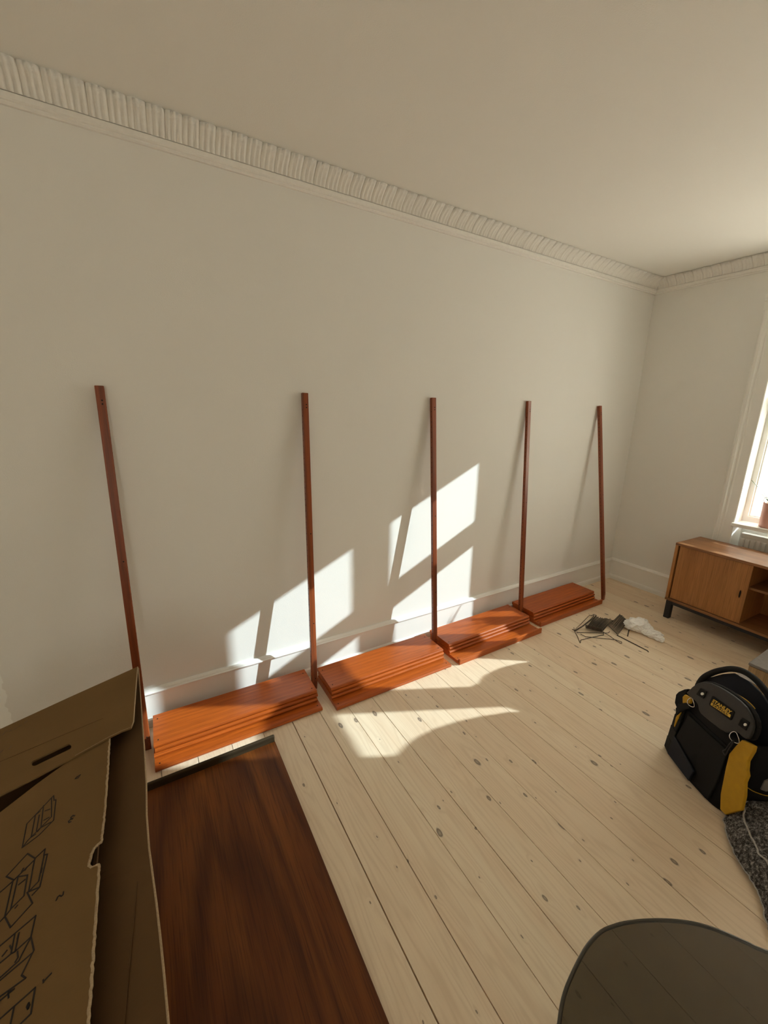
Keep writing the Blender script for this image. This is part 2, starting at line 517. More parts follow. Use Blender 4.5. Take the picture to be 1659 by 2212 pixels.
# window wall with two bays that run down to the floor (radiator niches)
WT = 0.30
pieces = []
ys = [0.0]
for ya, yb in WINDOWS: ys += [yb, ya]
ys.append(RY0)
for k in range(0, len(ys), 2): pieces.append(((0, ys[k + 1], -0.06), (WT, ys[k], H)))
for ya, yb in WINDOWS:
    pieces.append(((0, ya, WIN_Z1), (WT, yb, H)))
    pieces.append(((0.16, ya, -0.06), (WT, yb, WIN_Z0 - 0.03)))
struct(link('wall_right', boxes_mesh('wall_right', pieces), M['wall2']))

# baseboards: flat board, moulded cap, shoe at the floor
def baseboard(name, p0, p1, out):
    bd = [(0, 0.0), (0.016, 0.0), (0.016, 0.185), (0, 0.185)]
    cap = [(0, 0.185), (0.020, 0.185), (0.026, 0.189), (0.027, 0.195), (0.021, 0.199), (0.018, 0.205), (0.010, 0.212), (0, 0.212)]
    shoe = [(0.016, 0.0), (0.030, 0.0), (0.030, 0.028), (0.026, 0.040), (0.018, 0.046), (0.016, 0.046)]
    b = struct(link(name, profile_mesh(name, bd, p0, p1, out), M['trim']))
    link('cap_moulding', profile_mesh('cap', cap, p0, p1, out), M['trim'], b)
    link('shoe_moulding', profile_mesh('shoe', shoe, p0, p1, out), M['trim'], b)
baseboard('baseboard_left', (RX0, 0, 0), (0, 0, 0), (0, -1, 0))
baseboard('baseboard_right', (0, 0, 0), (0, -0.785, 0), (-1, 0, 0))
baseboard('baseboard_far', (0, -2.557, 0), (0, RY0, 0), (-1, 0, 0))

# cornice: bead + flat band, then a cove of plaster leaves
LEAFP = 0.0625
def leaf_mesh():
    V, Fc = [], []
    NU, NV = 10, 5
    for j in range(NV):
        v = j / (NV - 1)
        for i_ in range(NU):
            u = i_ / (NU - 1) - 0.5
            y = 0.026 + 0.062 * v ** 1.35
            z = 2.664 + 0.064 * v ** 0.85
            fl_ = 0.0046 * math.cos(u * math.pi * 6) * (1 - 0.35 * v) + 0.003 * math.cos(u * math.pi) * v
            tipr = 0.0
            if j == NV - 1: y += 0.011 * math.cos(u * math.pi) ** 0.6 if abs(u) < 0.499 else 0.0; z += 0.002
            elif j == NV - 2: y += 0.004 * math.cos(u * math.pi)
            V.append((u * LEAFP, -(y + fl_), z - fl_ * 0.6))
    for j in range(NV - 1):
        for i_ in range(NU - 1):
            a = j * NU + i_
            Fc.append((a, a + 1, a + NU + 1, a + NU))
    # thin back so that the tip reads as a lip
    n = len(V)
    for i_ in range(NU):
        x, y, z = V[(NV - 1) * NU + i_]
        V.append((x, y + 0.020, z - 0.004 + 0.013))
    for i_ in range(NU - 1):
        a = (NV - 1) * NU + i_
        Fc.append((a, a + 1, n + i_ + 1, n + i_))
    return newmesh('cornice_leaf', V, Fc, True)
LEAF = leaf_mesh(); LEAF.materials.append(M['plaster'])
def cornice(name, length, place):
    prof = [(0, 2.628), (0.010, 2.628), (0.014, 2.633), (0.012, 2.640), (0.017, 2.642), (0.021, 2.646), (0.022, 2.652), (0.024, 2.662), (0.018, 2.666),
            (0.028, 2.690), (0.046, 2.722), (0.060, 2.7345), (0, 2.7345)]
    c = struct(link(name, profile_mesh(name, [(a, b) for a, b in prof], (0, 0, 0), (-length, 0, 0), (0, -1, 0)), M['plaster']))
    place(c)
    n = int(length / LEAFP)
    for k in range(n):
        l = link('cornice_leaf', LEAF, None, c)
        l.location = (-(k + 0.5) * LEAFP - 0.012, random.uniform(-.0008, .0008), random.uniform(-.001, .0005))
    return c
cornice('trim_1', 5.0, lambda c: None)
def pl(c):
    c.rotation_euler = (0, 0, -math.pi / 2)      # local -x -> +y ; shift so that it runs from the corner to -y
    c.location = (0, -3.0, 0)
cornice('trim_2', 3.0, pl)

# ------------------------------------------------------------------ windows
def window(name, ya, yb, L):
    """ya<yb along y; L: the lights, each with a transom"""
    root = struct(empty(name, (0, 0, 0)))
    XF = 0.14; D = 0.03
    ztop, zbot = 2.262, WIN_Z0
    tz0, tz1 = 1.632, 1.800
    # outer frame
    fr = boxes_mesh('outer_frame', [((XF - D, ya, zbot), (XF + D, L[-1][0], WIN_Z1)), ((XF - D, L[0][1], zbot), (XF + D, yb, WIN_Z1)),
                                    ((XF - D, L[-1][0], ztop), (XF + D, L[0][1], WIN_Z1)), ((XF - D, L[-1][0], zbot), (XF + D, L[0][1], zbot + 0.045))])
    link('outer_frame', fr, M['trim'], root)
    for a, b in [(L[q][0], L[q + 1][1]) for q in range(len(L) - 1)]:
        box('mullion', (XF - D, a, zbot + 0.045), (XF + D, b, ztop), M['trim'], root, 0.004)
    for a, b in L:
        box('transom', (XF - D + 0.004, a, tz0), (XF + D - 0.004, b, tz1), M['trim'], root, 0.003)
        for z0, z1 in ((zbot + 0.045, tz0), (tz1, ztop)):
            s = 0.022
            sash = link('sash', boxes_mesh('sash', [((XF - 0.012, a, z0), (XF + 0.012, a + s * .4, z1)), ((XF - 0.012, b - s * .4, z0), (XF + 0.012, b, z1)),
                                                    ((XF - 0.012, a + s * .4, z0), (XF + 0.012, b - s * .4, z0 + s * .4)), ((XF - 0.012, a + s * .4, z1 - s * .4), (XF + 0.012, b - s * .4, z1))]), M['trim'], root)
            link('pane', box_mesh('pane', (XF - 0.002, a + s * .4, z0 + s * .4), (XF + 0.002, b - s * .4, z1 - s * .4)), M['pane'], sash)
    # sill board
    sill = slab_mesh('sill', [Vector((-0.045, ya - 0.012, 0)), Vector((-0.045, yb + 0.012, 0)), Vector((0.0, yb + 0.012, 0)), Vector((0.0, yb - 0.001, 0)), Vector((XF - D, yb - 0.001, 0)),
                              Vector((XF - D, ya + 0.001, 0)), Vector((0.0, ya + 0.001, 0)), Vector((0.0, ya - 0.012, 0))], 0.028, bevel=0.004)
    s = link('window_sill', sill, M['trim'], root); s.location = (0, 0, WIN_Z0)
    # casing: stepped architrave, both jambs and the head
    prof = [(0, 0), (0.016, 0), (0.020, 0.004), (0.020, 0.060), (0.024, 0.066), (0.024, 0.072), (0.020, 0.078), (0.024, 0.086), (0.031, 0.092), (0.031, 0.108), (0.026, 0.114), (0.018, 0.122), (0, 0.124)]
    for yy, sg in ((yb, 1), (ya, -1)):
        me = profile_mesh('casing', [(a, b) for a, b in prof], (0, yy, 0), (0, yy, WIN_Z1 + 0.0), (-1, 0, 0), Vector((0, sg, 0)))
        link('casing', me, M['trim'], root)
    me = profile_mesh('casing', prof, (0, ya - 0.124, WIN_Z1), (0, yb + 0.124, WIN_Z1), (-1, 0, 0), Vector((0, 0, 1)))
    link('head_casing', me, M['trim'], root)
    return root
for k, (ya, yb) in enumerate(WINDOWS):
    window('window_%d' % (k + 1), ya, yb, [(-1.350, -0.945), (-1.847, -1.460), (-2.385, -2.020)])
w2 = window('window_2', -0.55, 0.0, [(-0.515, -0.035)])    # narrow window added behind the camera to even out the fill
w2.rotation_euler = (0, 0, -math.pi / 2)         # local +x (outwards) -> world -y, local +y -> world +x
w2.location = (RB, RY0, 0)

# radiator in the niche below the sill
def radiator(ya, yb, label):
    r = empty('radiator', (0.055, (ya + yb) / 2, 0.12)); Ln = (yb - ya)
    V = []
    n = int(Ln / 0.033)
    lst = []
    for k in range(n):
        y = -Ln / 2 + Ln * (k + 0.5) / n
        lst.append(((-0.030, y - 0.0115, 0.03), (-0.018, y + 0.0115, 0.59)))
    panel = box('panel', (-0.022, -Ln / 2, 0), (0.030, Ln / 2, 0.60), M['radiator'], r, 0.008)
    for a, b in lst[:1]:
        me = box_mesh('fin', (-0.036, -0.0115, 0.03), (-0.018, 0.0115, 0.565), 0.004)
        me.materials.append(M['radiator'])
    for k in range(n):
        f = link('fin', me, None, r); f.location = (0, -Ln / 2 + Ln * (k + 0.5) / n, 0)
    box('top_grille', (-0.030, -Ln / 2, 0.575), (0.034, Ln / 2, 0.607), M['radiator'], r, 0.004)
    for y in (-Ln / 2 + 0.2, Ln / 2 - 0.2):
        box('bracket', (0.028, y - 0.02, -0.12), (0.060, y + 0.02, 0.5), M['radiator'], r)
    tag(r, label, 'radiator')
radiator(-2.37, -0.955, 'white ribbed radiator in the niche under the window sill')

# ------------------------------------------------------------------ leaning uprights
UPR_L = 1.711
def upright(base, top, label):
    base, top = Vector(base), Vector(top)
    z = (top - base).normalized()
    x = Vector((1, 0, 0)); x = (x - z * x.dot(z)).normalized()
    y = z.cross(x)
    root = empty('upright_post')
    mw = Matrix.Identity(4)
    for r in range(3):
        mw[r][0] = x[r]; mw[r][1] = y[r]; mw[r][2] = z[r]; mw[r][3] = base[r]
    root.matrix_world = mw
    W2, D2 = 0.0165, 0.0115
    # body with a bevelled foot: front (-y) bottom edge cut off at a slant
    bm = bmesh.new()
    L = UPR_L
    prof = [(-D2, 0.055), (-D2, L), (D2, L), (D2, 0.0), (-D2 + 0.010, 0.0)]
    V = [(-W2, a, b) for a, b in prof] + [(W2, a, b) for a, b in prof]
    n = len(prof)
    Fc = [(k, (k + 1) % n, n + (k + 1) % n, n + k) for k in range(n)] + [tuple(range(n)), tuple(range(n, 2 * n))]
    me = newmesh('post_body', V, Fc)
    bm.from_mesh(me)
    bmesh.ops.bevel(bm, geom=[e for e in bm.edges], offset=0.0022, segments=2, profile=0.5, affect='EDGES')
    bm.to_mesh(me); bm.free()
    link('post_body', me, M['teak_z'], root)
    # bracket holes along both narrow sides, screw holes on the face
    def discs(name, cents, r, nx):
        V, Fc = [], []
        for c in cents:
            n0 = len(V); sd = 8
            for s_ in (0, 1):
                for k in range(sd):
                    a = 2 * math.pi * k / sd
                    if nx == 0: V.append((c[0] + (0.0004 if c[0] > 0 else -0.0004) * s_, c[1] + r * math.cos(a), c[2] + r * math.sin(a)))
                    else: V.append((c[0] + r * math.cos(a), c[1] - 0.0005 * s_, c[2] + r * math.sin(a)))
            for k in range(sd):
                Fc.append((n0 + k, n0 + (k + 1) % sd, n0 + sd + (k + 1) % sd, n0 + sd + k))
            Fc.append(tuple(n0 + sd + k for k in range(sd)))
        o = link(name, newmesh(name, V, Fc), M['hole'], root); o['kind'] = 'stuff'
    cs = []
    zz = 0.12
    while zz < L - 0.06:
        cs += [(W2, -0.002, zz), (-W2, -0.002, zz)]; zz += 0.032
    discs('bracket_holes', cs, 0.0028, 0)
    discs('screw_holes', [(0.004, -D2, 0.075), (0.004, -D2, 0.42), (0.004, -D2, 0.95), (0.004, -D2, L - 0.075), (0.004, -D2, L - 0.06)], 0.0035, 1)
    tag(root, label, 'shelf upright', 'slim teak uprights leaning on the wall')
ups = [((-4.1225, -0.185, 0.0), (-4.108, -0.0), 'teak upright leaning on the wall behind the cardboard box'),
       ((-3.257, -0.165, 0.0), (-3.2085, 0), 'second teak upright from the cardboard box, lower half glowing in sun'),
       ((-2.370, -0.176, 0.0), (-2.3593, 0), 'middle teak upright of five, standing in the tall sunlit patch'),
       ((-1.490, -0.165, 0.0), (-1.4736, 0), 'fourth teak upright from the cardboard box, dark against the shaded wall'),
       ((-0.5726, -0.302, 0.0), (-0.5892, 0), 'last teak upright leaning nearest the corner of the room')]
for b, t, lab in ups:
    base = Vector(b)
    d = base.y + 0.012
    zt = math.sqrt(UPR_L ** 2 - (base.y + 0.0135) ** 2 - (t[0] - b[0]) ** 2)
    upright(base, (t[0], -0.0135, zt), lab)

# ------------------------------------------------------------------ stacks of shelf boards
def board_mesh(name, L, D, T, lip=0.0):
    """origin at the left front bottom corner; x along the board, +y towards the wall"""
    r = T * 0.45
    prof = []
    prof += [(D, 0.0), (D, T)]
    for k in range(6):
        a = math.pi / 2 * (1 - k / 2.5)
        prof.append((r - r * math.cos(math.asin(max(-1, min(1, math.sin(a))))) if False else r * (1 - math.cos(a)), T / 2 + (T / 2) * math.sin(a)))
    V = [(0.0, a, b) for a, b in prof] + [(L, a, b) for a, b in prof]
    n = len(prof)
    Fc = [(k, (k + 1) % n, n + (k + 1) % n, n + k) for k in range(n)] + [tuple(range(n)), tuple(range(n, 2 * n))]
    return newmesh(name, V, Fc)
TH = 0.0205
BM_U = board_mesh('shelf_board', 0.805, 0.218, TH); BM_U.materials.append(M['teak_x'])
BM_D = board_mesh('shelf_board_deep', 0.812, 0.300, TH); BM_D.materials.append(M['teak_x'])
LIPM = box_mesh('front_lip', (0, 0, 0), (0.812, 0.014, 0.040), 0.003); LIPM.materials.append(M['teak_x'])
def corner_pegs(root, L, D):
    V, Fc = [], []
    for px, py in ((0.020, 0.030), (L - 0.020, 0.030), (0.020, D - 0.035), (L - 0.020, D - 0.035)):
        n0 = len(V)
        for s_ in (0, 1):
            for k in range(8):
                a = k * math.pi / 4
                V.append((px + 0.0035 * math.cos(a), py + 0.0035 * math.sin(a), TH + 0.0006 * s_))
        for k in range(8): Fc.append((n0 + k, n0 + (k + 1) % 8, n0 + 8 + (k + 1) % 8, n0 + 8 + k))
        Fc.append(tuple(n0 + 8 + k for k in range(8)))
    return newmesh('bracket_pin_holes', V, Fc)
PEG_U = corner_pegs(None, 0.805, 0.218); PEG_U.materials.append(M['hole'])
PEG_D = corner_pegs(None, 0.812, 0.300); PEG_D.materials.append(M['hole'])
layer_names = ['bottom and deepest board', 'second board from the floor', 'third board from the floor', 'topmost board']
stacks = [  # x of left edge, y of front edge of the upper boards, y of front edge of the deep board, skew, lip, where
    (-4.092, -0.274, -0.352, -0.012, False, 'of the stack nearest the cardboard box'),
    (-3.212, -0.312, -0.398, 0.000, False, 'of the second stack from the cardboard box'),
    (-2.338, -0.290, -0.393, 0.012, True, 'of the third stack, crossed by leaf shadows'),
    (-1.462, -0.262, -0.328, 0.006, True, 'of the shaded stack nearest the room corner')]
for x0, yu, yd, sk, lip, where in stacks:
    for k in range(4):
        if k == 0:
            me, L = BM_D, 0.812; y, x = yd, x0 - 0.002
        else:
            me, L = BM_U, 0.805
            y = yu - (0, 0.015, 0.007, 0.0)[k] + random.uniform(-.001, .001); x = x0 + (0, 0, 0.004, 0.001)[k]
            if k == 1: x -= 0.002
        z = k * (TH + 0.0012) + 0.0002
        o = link('shelf_board', me, None, None, (x, y, z), (0, 0, sk * (0.4 if k == 0 else 1.0)))
        if k == 0 and lip:
            lp = link('front_lip', LIPM, None, o); lp.location = (0, -0.0145, 0)
        h = link('bracket_pin_holes', PEG_D if k == 0 else PEG_U, None, o); h['kind'] = 'stuff'
        lay = layer_names[k]
        tag(o, 'teak shelf, %s %s' % (lay, where), 'shelf board', 'teak shelf boards stacked along the wall')

# ------------------------------------------------------------------ the long veneered panel on the floor
pn = empty('veneered_panel', (-3.862, -1.10, 0.0))
PW = 0.286
box('panel_board', (-PW, -0.70, 0.0), (PW, 0.640, 0.024), M['teak_panel'], pn, 0.0015)
lipme = box_mesh('end_lip', (-PW, 0.6405, 0.0), (PW, 0.657, 0.056), 0.006, 3)
link('end_lip', lipme, M['lip'], pn)
tag(pn, 'long dark teak panel with a raised end lip, lying flat on the floor', 'wood panel')

# ------------------------------------------------------------------ cardboard box
cb = empty('cardboard_box', (-4.45, -1.25, 0.0))
def inbox(v): return Vector(v) - Vector((-4.45, -1.25, 0.0))
BX0, BX1, BY0, BY1, BZ = -4.86, -4.165, -1.86, -0.742, 0.690
t_ = 0.006
ZA = 0.706
TILT = 0.25
def wall_piece(name, x0, y0, x1, y1, drop=0.012):
    f = lambda x: ZA + TILT * (x + 4.15) - drop
    V = [(x0, y0, 0), (x1, y0, 0), (x1, y1, 0), (x0, y1, 0), (x0, y0, f(x0)), (x1, y0, f(x1)), (x1, y1, f(x1)), (x0, y1, f(x0))]
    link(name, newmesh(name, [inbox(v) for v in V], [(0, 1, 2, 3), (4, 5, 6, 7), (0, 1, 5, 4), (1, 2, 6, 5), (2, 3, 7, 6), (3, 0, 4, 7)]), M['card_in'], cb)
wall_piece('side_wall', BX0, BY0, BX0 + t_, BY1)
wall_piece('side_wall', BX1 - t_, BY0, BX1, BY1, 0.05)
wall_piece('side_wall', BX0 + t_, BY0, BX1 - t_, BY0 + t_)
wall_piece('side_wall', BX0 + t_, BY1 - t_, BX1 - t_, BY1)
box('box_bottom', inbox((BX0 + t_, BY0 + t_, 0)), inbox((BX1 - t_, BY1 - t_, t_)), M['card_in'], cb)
TILT = 0.25                                   # the top sags towards the left
TN = Vector((-TILT, 0, 1)).normalized()
def ontop(u, v, z):
    d = ray(u, v); o = Vector((-4.15, 0, z))
    return CAM + d * ((o - CAM).dot(TN) / d.dot(TN))
def zt_(x, z): return z + TILT * (x + 4.15)
def pz(lst, z): return [inbox(ontop(u, v, z)) for u, v in lst]
def pflat(lst, z): return [inbox(onz(u, v, z)) for u, v in lst]
# printed top flap
edgeA = [(237, 1590), (235, 1630), (232, 1680), (227, 1740), (222, 1790), (219, 1818), (211, 1823), (203, 1832), (197, 1845), (194, 1858), (191, 1864), (193, 1871), (199, 1873), (213, 1866), (213, 1880), (208, 1960), (202, 2040), (196, 2130), (190, 2212), (184, 2300)]
A = pz([(163, 1633)] + edgeA, ZA) 
A += [inbox((-4.12, -1.84, zt_(-4.12, ZA))), inbox((-4.86, -1.84, zt_(-4.86, ZA))), inbox((-4.86, -1.30, zt_(-4.86, ZA)))]
A += pz([(-40, 1785), (0, 1755), (80, 1693)], ZA)
fa = link('top_flap', slab_mesh('top_flap', A, 0.0045, TN), M['card'], cb)
# raised ragged rim where the corrugation is cut
ed = [p + Vector((0, 0, -0.002)) for p in pz(edgeA, ZA)]
rim = []
for k in range(len(ed) - 1):
    for j in range(10):
        p = ed[k].lerp(ed[k + 1], j / 10); rim.append(p + Vector((random.uniform(-.0008, .0008), 0, random.uniform(-.0006, .0012))))
link('corrugated_edge', tube_mesh('corrugated_edge', rim, 0.0028, 5), M['card_edge'], fa)
# end flap with the hand slot
ZB = 0.712
Bp = pz([(163, 1633), (237, 1592), (262, 1580), (283, 1572), (287, 1562), (292, 1500), (297, 1440), (150, 1506), (0, 1575), (-150, 1645), (-150, 1800), (0, 1718), (80, 1678)], ZB)
slot = []
ca, cb2 = Vector((75, 1648)), Vector((148, 1613))
dv = (cb2 - ca).normalized(); nv = Vector((-dv.y, dv.x))
for k in range(7):
    a = math.pi * k / 6; slot.append(cb2 + nv * 6.0 * math.cos(a) + dv * 6.0 * math.sin(a))
for k in range(7):
    a = math.pi * k / 6; slot.append(ca - nv * 6.0 * math.cos(a) - dv * 8.0 * math.sin(a))
fb = link('end_flap', slab_mesh('end_flap', Bp, 0.0045, TN, hole=pz([(p.x, p.y) for p in slot], ZB)), M['card'], cb)
eb = pz([(163, 1633), (237, 1592), (262, 1580), (283, 1572), (288, 1560), (293, 1490), (297, 1441)], ZB - 0.002)
link('flap_edge', tube_mesh('flap_edge', eb, 0.0024, 5), M['card_edge'], fb)
ca_ = pz([(-20, 1654), (60, 1620), (140, 1586), (222, 1552)], ZB + 0.0003)
link('score_line', tube_mesh('score_line', ca_, 0.0009, 4), M['card_in'], fb)
# side flap standing out over the long panel, with its cut edge
eC = [(299, 1443), (306, 1540), (312, 1620), (316, 1690), (317, 1760), (322, 1830), (330, 1890), (338, 1950), (347, 2030), (355, 2110), (364, 2212), (371, 2290)]
Co = pflat(eC, 0.700)
Ci = [Vector((BX1 - 4.45 * -1 + 0.006 if False else inbox((BX1 + 0.003, 0, 0)).x, p.y, 0.652)) for p in Co]
Vc = Co + Ci + [p - Vector((0, 0, 0.005)) for p in Co] + [p - Vector((0, 0, 0.005)) for p in Ci]
n = len(Co); Fc = []
for k in range(n - 1):
    Fc += [(k, k + 1, n + k + 1, n + k), (2 * n + k, 3 * n + k, 3 * n + k + 1, 2 * n + k + 1), (k, 2 * n + k, 2 * n + k + 1, k + 1), (n + k, n + k + 1, 3 * n + k + 1, 3 * n + k)]
Fc += [(0, n, 3 * n, 2 * n), (n - 1, 3 * n - 1, 4 * n - 1, 2 * n - 1)]
fc = link('side_flap', newmesh('side_flap', Vc, Fc), M['card_in'], cb)
link('flap_edge', tube_mesh('flap_edge', [p + Vector((0, 0, -0.001)) for p in Co], 0.0022, 5), M['card_edge'], fc)
def onC(u, v):
    d = ray(u, v); a = Vector((BX1 + 0.003, 0, 0.652)); b_ = Vector((-4.055, 0, 0.700))
    nC = Vector((-(b_.z - a.z), 0, b_.x - a.x)).normalized()
    return inbox(CAM + d * ((a - CAM).dot(nC) / d.dot(nC)))
for cl in ([(216, 1906), (262, 1878), (316, 1842)], [(216, 1890), (270, 1858), (317, 1826)], [(297, 1905), (290, 1985), (280, 2080), (268, 2212)]):
    link('crease', tube_mesh('crease', [onC(u, v) for u, v in cl], 0.0012, 4), M['card_in'], fc)
# print: assembly drawings and numbers, as flat ink on the top flap
def ink(name, polys, width, mat, org, scale=3.95, par=fa, z=ZA):
    V, Fc = [], []
    for pl_ in polys:
        P = [inbox(ontop(org[0] + x / scale, org[1] + y / scale, z)) for x, y in pl_]
        for a, b in zip(P[:-1], P[1:]):
            d = (b - a)
            if d.length < 1e-6: continue
            d.normalize(); nn = TN.cross(d) * width / 2
            n0 = len(V)
            for p in (a - d * width * .3 - nn, a - d * width * .3 + nn, b + d * width * .3 + nn, b + d * width * .3 - nn):
                V.append(p + TN * 0.0003)
            for k in range(4): V.append(V[n0 + k] + TN * 0.0006)
            Fc += [(n0 + 4, n0 + 5, n0 + 6, n0 + 7), (n0, n0 + 1, n0 + 5, n0 + 4), (n0 + 1, n0 + 2, n0 + 6, n0 + 5), (n0 + 2, n0 + 3, n0 + 7, n0 + 6), (n0 + 3, n0, n0 + 4, n0 + 7)]
    return link(name, newmesh(name, V, Fc), mat, par)
O7, O8 = (0, 1400), (0, 1800)
ink('printed_drawing', [[(458, 1260), (230, 1500), (190, 1705), (330, 1600), (458, 1470), (478, 1295), (462, 1300), (458, 1260)], [(190, 1705), (240, 1640), (345, 1535), (440, 1440), (440, 1285)],
     [(372, 1345), (350, 1530), (320, 1568)], [(303, 1425), (267, 1615), (305, 1590)], [(303, 1425), (345, 1392)], [(335, 1425), (312, 1560)], [(345, 1535), (432, 1488)], [(385, 1390), (425, 1375)], [(375, 1470), (420, 1445)]], 0.0021, M['ink'], O7)
ink('printed_drawing', [[(385, 135), (300, 215), (235, 175), (55, 370), (120, 400), (295, 228), (245, 500), (340, 460), (405, 180), (378, 187), (330, 410), (250, 495)],
     [(385, 135), (375, 190)], [(300, 215), (292, 240)], [(232, 505), (278, 598), (90, 805), (42, 712), (110, 410)], [(340, 460), (275, 530)], [(45, 710), (92, 650), (155, 372), (235, 358), (205, 535), (100, 640)],
     [(-60, 560), (110, 410)], [(-60, 820), (42, 712)], [(160, 440), (215, 395)], [(185, 330), (200, 300)], [(215, 315), (230, 290)], [(130, 640), (150, 615)], [(350, 340), (358, 300)]], 0.0025, M['ink'], O8)
ink('printed_drawing', [[(305, 705), (-60, 1015)], [(305, 705), (265, 885), (290, 1000), (185, 1212), (220, 1237), (-60, 1440)], [(128, 862), (95, 1030), (-60, 1160)], [(163, 850), (130, 1010)], [(265, 885), (130, 1010), (95, 1030)],
     [(265, 885), (160, 1090), (-60, 1290)], [(285, 1015), (-60, 1310)], [(75, 1405), (72, 1360), (122, 1330), (-60, 1480)], [(300, 1320), (-60, 1640)], [(300, 1320), (265, 1540), (170, 1635)], [(120, 1490), (88, 1640)],
     [(245, 1450), (230, 1480), (240, 1500), (252, 1470), (245, 1450)], [(150, 900), (160, 860)], [(20, 1050), (60, 1000)], [(100, 990), (85, 960)], [(150, 1010), (155, 1060), (130, 1100)]], 0.0025, M['ink'], O8)
ink('printed_number', [[(640, 1118), (655, 1100), (688, 1080), (668, 1108), (640, 1118)]], 0.0016, M['ink'], O7)
ink('printed_number', [[(638, 1432), (622, 1430), (606, 1445), (608, 1460), (622, 1458), (604, 1462), (586, 1478), (590, 1490), (606, 1482)]], 0.0025, M['ink'], O7)
ink('printed_number', [[(543, 500), (540, 525), (525, 538), (508, 532), (492, 545), (480, 575)]], 0.0022, M['ink'], O8)
ink('printed_number', [[(440, 1195), (370, 1270)], [(370, 1250), (372, 1275)]], 0.0022, M['ink'], O8)
for mk in ([(20, 745), (45, 715), (62, 705)], [(80, 712), (100, 700)], [(120, 695), (140, 682)], [(160, 672), (178, 660)], [(210, 640), (232, 625)], [(8, 890), (22, 872)], [(80, 860), (98, 840)]):
    ink('printed_mark', [mk], 0.0024, M['ink_soft'], O7, par=fb, z=ZB)
tag(cb, 'open brown cardboard box printed with assembly drawings, in the near left corner', 'box')

# ------------------------------------------------------------------ sideboard below the window
sb = empty('sideboard', (-0.055, -0.725, 0.0), (0, 0, math.radians(-2.5)))
# local: -x to the front (depth .375), -y along the wall (length 1.75)
SD, SL_, ZB0, ZT = 0.365, 1.75, 0.155, 0.643
box('top_panel', (-SD - 0.004, -SL_, ZT - 0.020), (0, 0, ZT), M['oak_top'], sb, 0.002)
box('bottom_panel', (-SD - 0.004, -SL_, ZB0), (0, 0, ZB0 + 0.020), M['oak_top'], sb, 0.002)
for y0, y1 in ((-0.020, 0.0), (-SL_, -SL_ + 0.020)):
    box('side_panel', (-SD, y0, ZB0 + 0.020), (0, y1, ZT - 0.020), M['oak'], sb, 0.001)
box('back_panel', (-0.010, -SL_ + 0.020, ZB0 + 0.020), (-0.002, -0.020, ZT - 0.020), M['oak'], sb)
for y0, y1, hy in ((-0.493, -0.030, -0.458), (-SL_ + 0.030, -1.26, -1.30)):
    dr = box('sliding_door', (-SD + 0.008, y0, ZB0 + 0.024), (-SD + 0.024, y1, ZT - 0.024), M['oak'], sb, 0.001)
    hz = 0.395
    ring = [Vector((-SD + 0.0075, hy + 0.007 * math.cos(a), hz + 0.030 * math.copysign(abs(math.sin(a)) ** 0.6, math.sin(a)))) for a in [2 * math.pi * k / 20 for k in range(20)]]
    hd = link('finger_pull', slab_mesh('finger_pull', [p + Vector((-0.0012, 0, 0)) for p in ring], 0.0012, Vector((-1, 0, 0))), M['hole'], dr)
    link('pull_rim', tube_mesh('pull_rim', ring, 0.0022, 6, closed=True), M['oak'], dr)
for yv in (-0.478, -1.275):
    box('divider', (-SD + 0.034, yv - 0.008, ZB0 + 0.020), (-0.011, yv + 0.008, ZT - 0.020), M['oak'], sb)
box('inner_shelf', (-SD + 0.034, -1.266, 0.440), (-0.011, -0.487, 0.456), M['oak_top'], sb, 0.001)
LY = (-0.012, -SL_ + 0.052)
for yv in LY:
    for xv in (-SD + 0.002, -0.045):
        box('leg', (xv, yv - 0.040, 0.0), (xv + 0.040, yv, ZB0), M['black_metal'], sb, 0.001)
for xv in (-SD + 0.010, -0.037):
    box('rail', (xv, LY[1], ZB0 - 0.030), (xv + 0.024, LY[0] - 0.040, ZB0), M['black_metal'], sb)
tag(sb, 'low oiled-wood sideboard with sliding door on black metal legs', 'sideboard')

# things on the sill and the sideboard
pot = empty('plant_pot', (0.040, -1.098, WIN_Z0))
link('pot_body', lathe_mesh('pot_body', [(0.0, 0.0), (0.050, 0.0), (0.055, 0.004), (0.058, 0.06), (0.060, 0.175), (0.063, 0.185), (0.060, 0.190), (0.054, 0.186), (0.052, 0.150), (0.0, 0.150)]), M['pink'], pot)
link('soil', lathe_mesh('soil', [(0.0, 0.158), (0.030, 0.156), (0.052, 0.151), (0.0, 0.1505)]), M['soil'], pot)
hp = [Vector((-0.05, 0.035, 0.176))] + [Vector((-0.062 - 0.012 * math.sin(a), 0.035 + 0.012 * math.cos(a) - 0.012, 0.190 + 0.035 * math.sin(a))) for a in [math.pi * k / 8 for k in range(9)]]
link('wire_handle', tube_mesh('wire_handle', [Vector((0.057 * math.cos(2.2 + 0.9 * math.sin(t) * 0.5), 0.057 * math.sin(2.2) - 0.02 + 0.028 * math.cos(t), 0.205 + 0.03 * math.sin(t))) for t in [2 * math.pi * k / 20 for k in range(20)]], 0.0022, 6, closed=True), M['wire'], pot)
